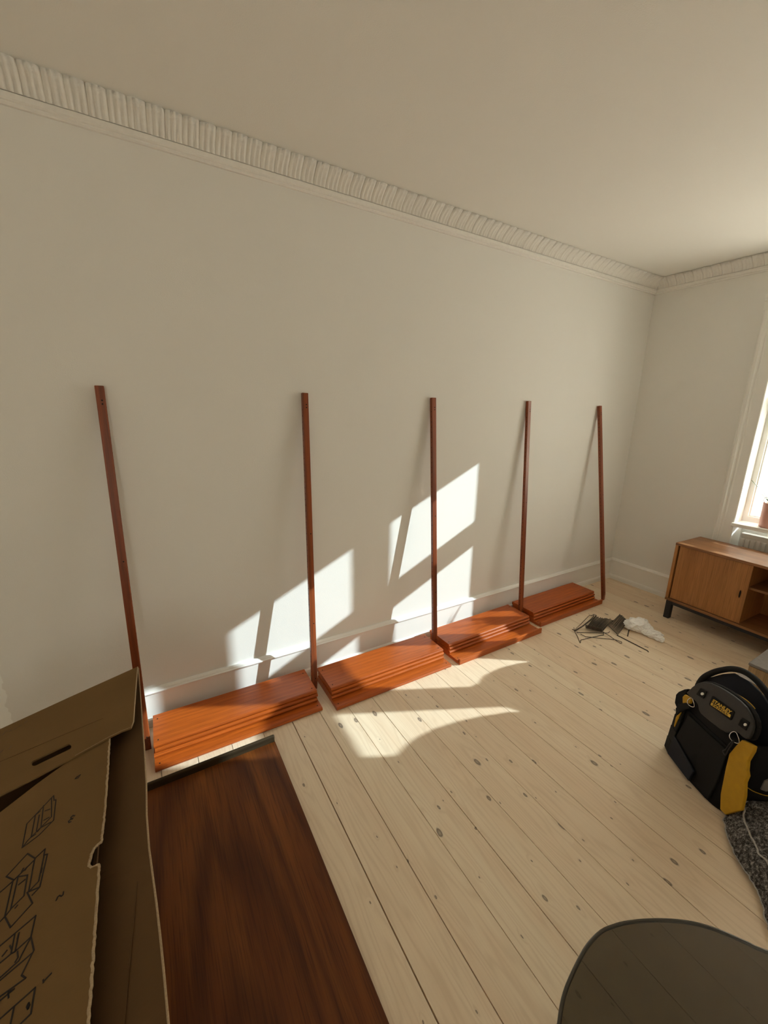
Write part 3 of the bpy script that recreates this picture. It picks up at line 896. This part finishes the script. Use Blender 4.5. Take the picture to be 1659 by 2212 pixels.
def blade(L, az, lean, wd):
    pts = []
    V, Fc = [], []
    N = 8
    for k in range(N + 1):
        t = k / N
        r = math.sin(lean) * L * t + 0.35 * lean * L * t * t * 0.5
        z = 0.15 + math.cos(lean) * L * t - 0.10 * L * t * t * lean
        wv = wd * (1 - t) ** 0.6 * (0.6 + 0.8 * t) if t < 1 else 0.0006
        for s_ in (-1, 0, 1):
            V.append((math.cos(az) * r - math.sin(az) * wv * s_, math.sin(az) * r + math.cos(az) * wv * s_, z + (0.004 if s_ == 0 else 0.0)))
    for k in range(N):
        for j in (0, 1):
            a = k * 3 + j
            Fc.append((a, a + 1, a + 4, a + 3))
    me = newmesh('leaf_blade', V, Fc, True)
    return me
rl = random.Random(3)
for k in range(11):
    az = math.pi * (0.5 if k % 2 else -0.5) + rl.uniform(-0.9, 0.9)
    lf = link('leaf_blade', blade(rl.uniform(0.14, 0.26), az, rl.uniform(0.10, 0.75), rl.uniform(0.006, 0.011)), M['leaf'], pot)
    md = lf.modifiers.new('thickness', 'SOLIDIFY'); md.thickness = 0.0014
tag(pot, 'dusty pink plant pot with a wire ring handle on the window sill', 'plant pot')

vz = link('added_tapered_vase', lathe_mesh('added_tapered_vase', [(0.0, 0.0), (0.085, 0.0), (0.098, 0.012), (0.096, 0.05), (0.080, 0.11), (0.056, 0.175), (0.036, 0.225), (0.026, 0.262), (0.030, 0.275), (0.024, 0.272), (0.020, 0.24), (0.0, 0.235)]), M['ceramic'], None, (0.052, -1.452, WIN_Z0))  # unseen vase, added to slant the edge of the floor sunlight
tag(vz, 'pale tapering vase on the window sill, unseen and added for its shadow', 'vase')
rv = link('added_round_vase', lathe_mesh('added_round_vase', [(0.0, 0.0), (0.105, 0.0), (0.20, 0.018), (0.255, 0.045), (0.275, 0.085), (0.270, 0.130), (0.250, 0.185), (0.215, 0.240), (0.165, 0.285), (0.105, 0.315), (0.060, 0.328), (0.052, 0.345), (0.060, 0.352), (0.046, 0.348), (0.042, 0.328), (0.0, 0.322)], 56), M['ceramic'], None, (-0.310, -1.655, ZT))  # unseen round body, added to cast the low curved floor shadow
tag(rv, 'large low round vase on the sideboard, unseen and added for its shadow', 'vase')
# unseen ribbed globe, added on the sideboard to shade the middle of the floor
gl_ = empty('added_globe', (-0.345, -2.205, ZT))
GR = 0.328
prof = []
for k in range(33):
    a = -math.pi / 2 + 0.16 + (math.pi - 0.32) * k / 32
    r_ = GR * math.cos(a) * (1.0 - (0.012 if k % 2 else 0.0))
    prof.append((r_, 0.338 + GR * math.sin(a)))
link('globe_skin', lathe_mesh('globe_skin', prof, 48), M['paper'], gl_)
link('globe_base', lathe_mesh('globe_base', [(0.0, 0.0), (0.085, 0.0), (0.085, 0.008), (0.012, 0.014), (0.010, 0.20), (0.0, 0.20)], 24), M['black_metal'], gl_)
tag(gl_, 'ribbed white paper globe on the sideboard, unseen and added for its shadow', 'lamp')

# ------------------------------------------------------------------ wooden crate with a grey cover
cr = empty('wooden_crate', (-1.215, -1.497, 0.0))
CW, CL, CH = 0.30, 0.34, 0.292
for k in range(3):
    z0 = 0.004 + k * 0.094
    box('board', (0.0, -CL, z0), (0.014, 0, z0 + 0.090), M['crate'], cr, 0.0015)
    box('board', (CW - 0.014, -CL, z0), (CW, 0, z0 + 0.090), M['crate'], cr, 0.0015)
    box('board', (0.0145, -0.014, z0), (CW - 0.0145, 0, z0 + 0.090), M['crate'], cr, 0.0015)
    box('board', (0.0145, -CL, z0), (CW - 0.0145, -CL + 0.014, z0 + 0.090), M['crate'], cr, 0.0015)
box('crate_bottom', (0.0145, -CL + 0.0145, 0.0), (CW - 0.0145, -0.0145, 0.012), M['crate'], cr)
box('felt_lid', (-0.004, -CL - 0.004, CH - 0.006), (CW + 0.004, 0.004, CH + 0.010), M['crate_top'], cr, 0.004)
tag(cr, 'small wooden crate with a grey top, behind the black tool bag', 'crate')

# ------------------------------------------------------------------ tool bag
BA = Vector((-1.87, -1.43, 0)); BB = Vector((-2.04, -1.73, 0))
be = (BB - BA).normalized()
bn0 = Vector((be.y, -be.x, 0))
if bn0.dot(CAM - BA) < 0: bn0 = -bn0
LEAN = 0.10
bn = bn0 * math.cos(LEAN) + Vector((0, 0, 1)) * math.sin(LEAN)
bu = Vector((0, 0, 1)) * math.cos(LEAN) - bn0 * math.sin(LEAN)
bag = empty('tool_bag', BA + be * 0.185 - bn0 * 0.10)
BO = Vector(bag.location)
def bl(s, t, w_=0.0): return BA + be * s + bu * t + bn * w_ - BO
def bpx(u, v, w_=0.0):
    """photo pixel -> point on the plane w_ in front of the bag's face"""
    d = ray(u, v); o = BA + bn * w_
    return CAM + d * ((o - CAM).dot(bn) / d.dot(bn)) - BO
def front_w(s, t):
    k = max(0.0, min(1.0, s / 0.37))
    return 0.030 * math.sin(math.pi * k) ** 0.7 * (1 - 0.75 * max(0, min(1, t / 0.33)) ** 1.5)
# body: stacked rounded-rectangle rings
V, Fc = [], []
NK, ROWS = 48, 14
HB = 0.345
for r_ in range(ROWS + 1):
    t = HB * r_ / ROWS
    for k in range(NK):
        a = 2 * math.pi * k / NK
        ex = 0.32
        cx_ = math.copysign(abs(math.cos(a)) ** ex, math.cos(a)); sy_ = math.copysign(abs(math.sin(a)) ** ex, math.sin(a))
        s = 0.185 + 0.182 * cx_ * (1.0 - 0.02 * r_ / ROWS)
        depth = 0.26
        wv = -depth / 2 + sy_ * depth / 2
        if sy_ > 0.3: wv += front_w(s, t)
        p = bl(s, t, wv)
        nz_ = noise.noise(p * 14) * 0.006
        p += (bn * sy_ + be * cx_) * nz_
        if r_ == 0: p.z = max(0.002, -BO.z + 0.002)
        else: p.z = max(p.z, 0.003)
        V.append(p)
for r_ in range(ROWS):
    for k in range(NK):
        k2 = (k + 1) % NK
        Fc.append((r_ * NK + k, r_ * NK + k2, (r_ + 1) * NK + k2, (r_ + 1) * NK + k))
Fc.append(tuple(range(NK)))
# sunken opening
n0 = len(V)
for k in range(NK):
    p = V[ROWS * NK + k]; c = bl(0.185, HB, -0.13)
    V.append(c + (p - c) * 0.88)
for k in range(NK):
    p = V[n0 + k]; V.append(p - bu * 0.10)
for k in range(NK):
    k2 = (k + 1) % NK
    Fc.append((ROWS * NK + k, ROWS * NK + k2, n0 + k2, n0 + k)); Fc.append((n0 + k, n0 + k2, n0 + NK + k2, n0 + NK + k))
Fc.append(tuple(n0 + NK + k for k in range(NK)))
link('bag_body', newmesh('bag_body', V, Fc, True), M['bag'], bag)
def patch(name, pts, w_, th, mat, par=bag, bevel=0.002):
    P = [bl(s, t, w_ + (front_w(s, t) if w_ > -0.01 else 0)) for s, t in pts]
    return link(name, slab_mesh(name, P, th, bn, bevel), mat, par)
# front pocket panels
patch('front_pocket', [(0.062, 0.012), (0.30, 0.012), (0.305, 0.10), (0.295, 0.262), (0.075, 0.255), (0.060, 0.12)], 0.008, 0.010, M['bag_panel'], bevel=0.004)
patch('lower_pocket', [(0.055, 0.010), (0.21, 0.010), (0.215, 0.07), (0.055, 0.115)], 0.016, 0.008, M['blue'], bevel=0.003)
for t0 in (0.004, 0.068, 0.132, 0.196):
    patch('webbing_loop', [(0.000, t0), (0.050, t0 - 0.002), (0.052, t0 + 0.062), (-0.002, t0 + 0.064)], 0.008, 0.030, M['bag_panel'], bevel=0.004)
patch('seam_tape', [(0.02, 0.262), (0.34, 0.272), (0.34, 0.280), (0.02, 0.270)], 0.010, 0.008, M['bag'], bevel=0.002)
# moulded rubber shield at the top of the face (traced on the face plane)
sc_ = 200 / 1659.0
pad_px = [(190, 970), (300, 860), (400, 790), (500, 768), (620, 790), (760, 850), (900, 930), (1020, 1010), (1150, 1110), (1260, 1220), (1340, 1350), (1385, 1470), (1395, 1570), (1370, 1680), (1320, 1780), (1270, 1800), (1200, 1765), (1140, 1700), (1080, 1668), (1000, 1668), (900, 1680), (800, 1625), (640, 1500), (520, 1400), (450, 1340), (415, 1270), (400, 1180), (350, 1110), (290, 1060)]
WPAD = 0.026
pad_pts = [bpx(1459 + x * sc_, 1380 + y * sc_, WPAD) for x, y in pad_px]
pad = link('rubber_shield', slab_mesh('rubber_shield', pad_pts, 0.012, bn, 0.004, seg=3), M['rubber'], bag)
# shield back-up so that it does not hang in the air: the raised front wall of the bag
pad_c = sum(pad_pts, Vector()) / len(pad_pts)
wall_pts = [pad_c + (p - pad_c) * 1.035 - bn * 0.0125 for p in pad_pts]
link('front_wall', slab_mesh('front_wall', wall_pts, 0.020, bn, 0.005), M['bag'], bag)
def px_slab(name, pl_, w_, th, mat, par=bag, bevel=0.0015):
    return link(name, slab_mesh(name, [bpx(1459 + x * sc_, 1380 + y * sc_, w_) for x, y in pl_], th, bn, bevel), mat, par)
for q in ([(445, 880), (558, 945), (495, 1075), (368, 995)], [(1185, 1412), (1322, 1495), (1255, 1645), (1115, 1540)]):
    c = (sum(p[0] for p in q) / 4, sum(p[1] for p in q) / 4)
    px_slab('handle_mount', q, WPAD + 0.004, 0.004, M['bag_panel'], pad)
for c in ((475, 985), (1243, 1537)):
    me = slab_mesh('rivet', [bpx(1459 + (c[0] + 27 * math.cos(a)) * sc_, 1380 + (c[1] + 27 * math.sin(a)) * sc_, WPAD + 0.0075) for a in [2 * math.pi * k / 16 for k in range(16)]], 0.004, bn, 0.0012)
    link('rivet', me, M['rivet'], pad)
plate = px_slab('name_plate', [(655, 1025), (680, 1028), (1050, 1298), (1053, 1320), (1000, 1450), (978, 1458), (608, 1195), (597, 1165)], WPAD + 0.003, 0.004, M['bag_panel'], pad)
bar = px_slab('yellow_bar', [(645, 1138), (992, 1362), (975, 1412), (628, 1182)], WPAD + 0.0040, 0.0012, M['yellow_print'], pad, 0.0)
def text_on(body, p_left, p_right, p_up, mat, par, w_, shear=0.0, bold=0.0, name='lettering'):
    cu = bpy.data.curves.new('txt', 'FONT'); cu.body = body; cu.extrude = 0.01; cu.offset = bold; cu.shear = shear
    cu.fill_mode = 'BOTH'
    to = bpy.data.objects.new('txt', cu); COL.objects.link(to)
    bpy.context.view_layer.update()
    dg = bpy.context.evaluated_depsgraph_get()
    me = bpy.data.meshes.new_from_object(to.evaluated_get(dg))
    bpy.data.objects.remove(to)
    xs = [v.co.x for v in me.vertices]; ysv = [v.co.y for v in me.vertices]
    x0, x1, y0, y1 = min(xs), max(xs), min(ysv), max(ysv)
    L0 = bpx(1459 + p_left[0] * sc_, 1380 + p_left[1] * sc_, w_); R0 = bpx(1459 + p_right[0] * sc_, 1380 + p_right[1] * sc_, w_); U0 = bpx(1459 + p_up[0] * sc_, 1380 + p_up[1] * sc_, w_)
    for v in me.vertices:
        a = (v.co.x - x0) / (x1 - x0); b = (v.co.y - y0) / (y1 - y0)
        v.co = L0 + (R0 - L0) * a + (U0 - L0) * b + bn * (0.0006 if v.co.z > 0 else -0.0004)
    me.materials.clear()
    return link(name, me, mat, par)
text_on('STANLEY', (652, 1128), (985, 1352), (684, 1078), M['yellow_print'], plate, WPAD + 0.0042, bold=0.03)
text_on('FATMAX', (660, 1197), (940, 1383), (674, 1162), M['ink'], bar, WPAD + 0.0048, shear=0.2, bold=0.0)
# rings and clip
def ring(name, c, r, w_, mat, gapless=True):
    o = bpx(1459 + c[0] * sc_, 1380 + c[1] * sc_, w_)
    return link(name, tube_mesh(name, [o + be * (r * math.cos(a)) + bu * (r * math.sin(a)) + bn * (0.004 * math.sin(2 * a)) for a in [2 * math.pi * k / 24 for k in range(24)]], 0.0017, 6, closed=True), mat, bag)
ring('d_ring', (285, 1140), 0.019, 0.034, M['steel'])
ring('d_ring', (1065, 1765), 0.021, 0.034, M['steel'])
clip_px = [(1030, 1830), (960, 1900), (900, 1985), (855, 2010), (870, 2050), (895, 2080), (950, 1990), (1010, 1900), (1040, 1840)]
link('snap_hook', tube_mesh('snap_hook', smooth_closed([bpx(1459 + x * sc_, 1380 + y * sc_, 0.036) for x, y in clip_px], 3), 0.0022, 6, closed=True), M['black_metal'], bag)
link('ring_strap', slab_mesh('ring_strap', [bpx(u, v, 0.033) for u, v in ((1459, 1530), (1466, 1521), (1480, 1518), (1489, 1521), (1488, 1530), (1470, 1536), (1461, 1545))], 0.008, bn, 0.002), M['bag_panel'], bag)
# yellow side bands
def px_slab2(name, pl_, w_, th, mat, bevel=0.003):
    return link(name, slab_mesh(name, [bpx(u, v, w_) for u, v in pl_], th, bn, bevel), mat, bag)
px_slab2('yellow_band', [(1602, 1598), (1615, 1604), (1629, 1612), (1626, 1624), (1614, 1644), (1612, 1664), (1614, 1676), (1608, 1690), (1607, 1720), (1600, 1750), (1578, 1756), (1566, 1760), (1555, 1748), (1556, 1715), (1563, 1680), (1568, 1655), (1575, 1628), (1590, 1610)], 0.022, 0.016, M['yellow'])
px_slab2('yellow_band', [(1479, 1500), (1494, 1509), (1490, 1520), (1484, 1520), (1474, 1519), (1474, 1505)], 0.018, 0.012, M['yellow'])
px_slab2('yellow_band', [(1466, 1537), (1471, 1539), (1467, 1548), (1461, 1560), (1457, 1571), (1455, 1568), (1459, 1550)], 0.018, 0.012, M['yellow'])
px_slab2('yellow_band', [(1440, 1631), (1443, 1630), (1443, 1645), (1440, 1642)], 0.014, 0.010, M['yellow'], 0.001)
# side pocket on the right-hand end with yellow piping
def spx(u, v, k=0.0):
    d = ray(u, v); o = BA + be * (0.376 + k)
    return CAM + d * ((o - CAM).dot(be) / d.dot(be)) - BO
link('side_pocket', slab_mesh('side_pocket', [spx(u, v) for u, v in ((1612, 1700), (1628, 1711), (1645, 1717), (1662, 1719), (1690, 1716), (1694, 1764), (1655, 1768), (1612, 1757))], 0.012, be, 0.003), M['bag_panel'], bag)
link('yellow_piping', tube_mesh('yellow_piping', smooth_open([spx(u, v, 0.001) for u, v in ((1610, 1698), (1625, 1708), (1642, 1715), (1659, 1719), (1688, 1717))], 4), 0.0016, 6), M['yellow'], bag)
link('grey_patch', slab_mesh('grey_patch', [spx(u, v, -0.006) for u, v in ((1652, 1688), (1675, 1680), (1675, 1706), (1655, 1710), (1644, 1706))], 0.006, be), M['crate_top'], bag)
# carrying frame: padded tubes arching over the bag
def arch(name, pl_, w_, r, mat):
    return link(name, tube_mesh(name, smooth_open([bpx(u, v, w_) for u, v in pl_], 6), r, 10), mat, bag)
arch('carry_handle', [(1500, 1530), (1505, 1490), (1518, 1466), (1540, 1453), (1562, 1447), (1582, 1445), (1605, 1450), (1630, 1466), (1650, 1488), (1668, 1515), (1690, 1560)], -0.10, 0.013, M['bag_panel'])
arch('carry_handle', [(1520, 1545), (1530, 1500), (1548, 1478), (1575, 1470), (1610, 1478), (1640, 1500), (1665, 1530), (1690, 1580)], -0.17, 0.011, M['bag'])
link('inner_flap', slab_mesh('inner_flap', [bpx(u, v, -0.115) for u, v in ((1503, 1505), (1510, 1482), (1530, 1464), (1560, 1456), (1585, 1454), (1615, 1470), (1640, 1494), (1665, 1530), (1690, 1580), (1680, 1640), (1520, 1560))], 0.010, bn, 0.003), M['blue'], bag)
link('reflective_strip', slab_mesh('reflective_strip', [bpx(u, v, -0.113) for u, v in ((1589, 1450), (1602, 1452), (1616, 1459), (1640, 1481), (1638, 1482), (1612, 1468), (1597, 1460))], 0.002, bn), M['rivet'], bag)
link('zip_piping', tube_mesh('zip_piping', smooth_open([bpx(u, v, -0.012) for u, v in ((1592, 1500), (1610, 1511), (1622, 1521), (1631, 1531))], 4), 0.0022, 6), M['yellow'], bag)
px_slab2('left_side_panel', [(1460, 1500), (1466, 1494), (1478, 1489), (1486, 1488), (1480, 1502), (1474, 1522), (1462, 1530), (1457, 1518)], -0.03, 0.03, M['bag'])
tag(bag, 'black and yellow tool bag with grey rubber shield and carrying handle', 'tool bag')

# ------------------------------------------------------------------ grey wool blanket in a heap
bk = empty('wool_blanket', (-2.1, -1.95, 0.0))
KO = Vector(bk.location)
edge_px = [(1600, 1748), (1585, 1746), (1571, 1750), (1567, 1762), (1569, 1785), (1578, 1812), (1590, 1838), (1606, 1865), (1622, 1890), (1638, 1915), (1648, 1940), (1654, 1968), (1662, 2000)]
edge = smooth_open([onz(u, v, 0.035) for u, v in edge_px], 5)
V, Fc = [], []
ND = 22
inw = Vector((0.73, -0.68, 0))
for i_, p in enumerate(edge):
    for j in range(ND + 1):
        d = 0.50 * (j / ND) ** 1.3
        q = p + inw * d
        fold = noise.noise(Vector((q.x * 9, q.y * 9, 0.3))) * 0.6 + noise.noise(Vector((q.x * 22, q.y * 22, 1.3))) * 0.25
        h = 0.012 + (0.075 + 0.045 * fold) * (1 - math.exp(-d / 0.035)) + 0.06 * min(1, d / 0.3)
        if j == 0: h = 0.018
        lat = noise.noise(Vector((i_ * 0.35, j * 0.2, 5))) * 0.006
        V.append(Vector((q.x + lat, q.y - lat, max(0.004, h))) - KO)
for i_ in range(len(edge) - 1):
    for j in range(ND):
        a = i_ * (ND + 1) + j
        Fc.append((a, a + 1, a + ND + 2, a + ND + 1))
bo = link('blanket_cloth', newmesh('blanket_cloth', V, Fc, True), M['wool'], bk)
md = bo.modifiers.new('thickness', 'SOLIDIFY'); md.thickness = 0.004; md.offset = -1
hem = [V[i_ * (ND + 1) + 4] + Vector((0, 0, 0.002)) for i_ in range(len(edge))]
link('stitched_hem', tube_mesh('stitched_hem', hem, 0.0036, 6), M['wool_edge'], bk)
hem2 = [V[i_ * (ND + 1)] for i_ in range(len(edge))]
link('stitched_hem', tube_mesh('stitched_hem', hem2, 0.0026, 6), M['wool_edge'], bk)
tag(bk, 'crumpled mottled grey wool blanket lying against the tool bag', 'blanket')

# ------------------------------------------------------------------ smoked glass table
GT = empty('glass_table', (-2.95, -2.30, 0.0)); GO = Vector(GT.location)
ZG = 0.42
g_px = [(1204, 2240), (1208, 2212), (1214, 2170), (1225, 2130), (1250, 2075), (1272, 2038), (1300, 2010), (1325, 1999), (1350, 1992), (1390, 1987), (1430, 1986), (1465, 1988), (1500, 1993), (1540, 2004), (1580, 2020), (1620, 2038), (1659, 2055)]
gpts = [onz(u, v, ZG) for u, v in g_px]
gpts += [Vector((-2.72, -2.20, ZG)), Vector((-2.66, -2.40, ZG)), Vector((-2.72, -2.58, ZG)), Vector((-2.90, -2.68, ZG)), Vector((-3.12, -2.66, ZG)), Vector((-3.30, -2.52, ZG)), Vector((-3.40, -2.30, ZG)), Vector((-3.425, -2.08, ZG)), Vector((-3.41, -1.95, ZG))]
gs = smooth_closed([p - GO for p in gpts], 3)
# the sheet: two faces and a thin dark polished rim
link('glass_top', slab_mesh('glass_top', gs, 0.007), M['smoke'], GT)
link('polished_rim', tube_mesh('polished_rim', [p - Vector((0, 0, 0.0035)) for p in gs], 0.0042, 8, closed=True), M['smoke_edge'], GT)
for x, y in ((-3.18, -2.45), (-2.80, -2.36), (-3.20, -2.20)):
    link('leg', tube_mesh('leg', [Vector((x, y, 0)) - GO, Vector((x, y, ZG - 0.004)) - GO], 0.012, 10), M['black_metal'], GT)
tag(GT, 'smoked glass table top with a rounded outline in the near right corner', 'table')

# ------------------------------------------------------------------ wire shelf brackets and the plastic bag
def wpt(x, y, z=0.0026): return onz(1180 + x * 300 / 1659.0, 1150 + y * 300 / 1659.0, z)
WG = 'wire shelf brackets on the floor'
def wire(label, pts, r=0.0024, group=None, zs=None):
    P = [wpt(x, y, (zs[k] if zs else 0.0026)) for k, (x, y) in enumerate(pts)]
    c = P[0].copy(); c.z = 0
    o = link('wire_bracket', tube_mesh('wire_bracket', [p - c for p in P], r, 6), M['wire'], None, c)
    tag(o, label, 'wire bracket', group or WG)
    return o
wire('loose wire bracket bent to a point, nearest the camera', [(308, 1158), (330, 1166), (372, 1240), (402, 1318), (408, 1318), (412, 1286), (560, 1250), (684, 1226), (686, 1196)])
wire('loose straight wire bracket with a hooked end, beside the first bundle', [(368, 1188), (366, 1200), (384, 1196), (560, 1199), (738, 1201), (752, 1192), (757, 1182)], zs=[0.0026] * 2 + [0.004] * 5)
wire('loose wire bracket folded back into a narrow loop', [(410, 1213), (425, 1222), (470, 1246), (640, 1264), (820, 1281), (900, 1308), (903, 1322), (886, 1325), (838, 1296), (760, 1240), (676, 1186)], zs=[0.007] * 11)
wire('long straight wire bracket sticking out toward the sideboard', [(845, 1228), (1000, 1307), (1120, 1368), (1212, 1415), (1219, 1427)], 0.0036)
wire('loose wire bracket leaning left of the first bundle', [(562, 983), (545, 992), (516, 990), (500, 1005), (420, 1090), (335, 1168), (330, 1138)], zs=[0.012] * 4 + [0.008] * 3)
wire('wire bracket pressed against the left of the first bundle', [(590, 985), (592, 1000), (560, 1028), (440, 1120), (350, 1178), (318, 1160)], 0.0032, zs=[0.016] * 6)
wire('second wire bracket pressed against the left of the first bundle', [(572, 978), (566, 1004), (540, 1030), (430, 1120), (345, 1170)], 0.0030, zs=[0.012] * 5)
N1 = 17
for k in range(N1):
    f = k / (N1 - 1)
    top = (592 + (792 - 592) * f, 1008 + (1058 - 1008) * f + 8 * math.sin(f * 6))
    bot = (478 + (662 - 478) * f, 1140 + (1186 - 1140) * f)
    z = 0.006 + 0.018 * math.sin(math.pi * f)
    z2 = z + 0.006
    wire('dark wire bracket in the flat bundle beside the loose ones',
         [(bot[0] - 6, bot[1] - 34), (bot[0] - 3, bot[1] - 6), (bot[0] + 2, bot[1]), ((top[0] + bot[0]) / 2 + random.uniform(-2, 2), (top[1] + bot[1]) / 2 - 2), (top[0], top[1]), (top[0] + 8, top[1] + random.uniform(-14, 4))],
         0.0030, 'first bundle of wire brackets', [0.024 + z2, z + 0.006, z, z, z2, z2 + 0.004])
N2 = 14
for k in range(N2):
    f = k / (N2 - 1)
    top = (876 + (970 - 876) * f, 984 + (1056 - 984) * f)
    bot = (744 + (856 - 744) * f, 1118 + (1222 - 1118) * f)
    z = 0.008 + 0.010 * math.sin(math.pi * f)
    wire('dark wire bracket in the fanned bundle next to the plastic bag',
         [(bot[0] - 8, bot[1] - 10), (bot[0], bot[1]), ((top[0] + bot[0]) / 2 + random.uniform(-3, 3), (top[1] + bot[1]) / 2), (top[0], top[1]), (top[0] + 4, top[1] - random.uniform(0, 10))],
         0.0028, 'second bundle of wire brackets', [z, z, z + 0.012, z + 0.024, z + 0.026])
wire('short dark wire bracket tucked under the plastic bag', [(1010, 1085), (1000, 1110), (985, 1180), (972, 1240)], 0.0040, zs=[0.010, 0.004, 0.004, 0.004])

pb = empty('plastic_bag', wpt(1130, 1190, 0.0)); PO = Vector(pb.location)
def crumple(name, px, py, ang, lx, ly, h, seed, par):
    bm = bmesh.new(); bmesh.ops.create_icosphere(bm, subdivisions=4, radius=1.0)
    c = wpt(px, py, 0.0)
    for v in bm.verts:
        p = v.co.copy()
        q = p * 1.7 + Vector((seed, 0, 0))
        r = 1 + 0.28 * noise.noise(q) 
        rd = 1 - abs(noise.noise(q * 1.9)) ; r += 0.22 * (rd - 0.6)
        rd2 = 1 - abs(noise.noise(q * 4.3)); r += 0.22 * (rd2 - 0.6)
        rd3 = 1 - abs(noise.noise(q * 9.0)); r += 0.08 * (rd3 - 0.6)
        p *= r
        x, y, z = p.x * lx, p.y * ly, p.z * h
        wx = x * math.cos(ang) - y * math.sin(ang); wy = x * math.sin(ang) + y * math.cos(ang)
        v.co = Vector((c.x + wx, c.y + wy, max(0.0015, h * 0.75 + z))) - PO
    me = bpy.data.meshes.new(name); bm.to_mesh(me); bm.free()
    return link(name, me, M['plastic'], par)
crumple('crumpled_film', 1070, 1160, -0.9, 0.072, 0.066, 0.046, 2.1, pb)
crumple('crumpled_film', 1120, 1130, 0.4, 0.050, 0.050, 0.040, 5.4, pb)
crumple('knot', 1192, 1200, -0.6, 0.036, 0.042, 0.040, 7.7, pb)
crumple('crumpled_tail', 1262, 1245, -1.1, 0.060, 0.036, 0.030, 11.3, pb)
crumple('crumpled_tail', 1325, 1275, -0.4, 0.030, 0.048, 0.020, 3.3, pb)
tag(pb, 'crumpled white plastic bag on the floor beside the wire brackets', 'plastic bag')
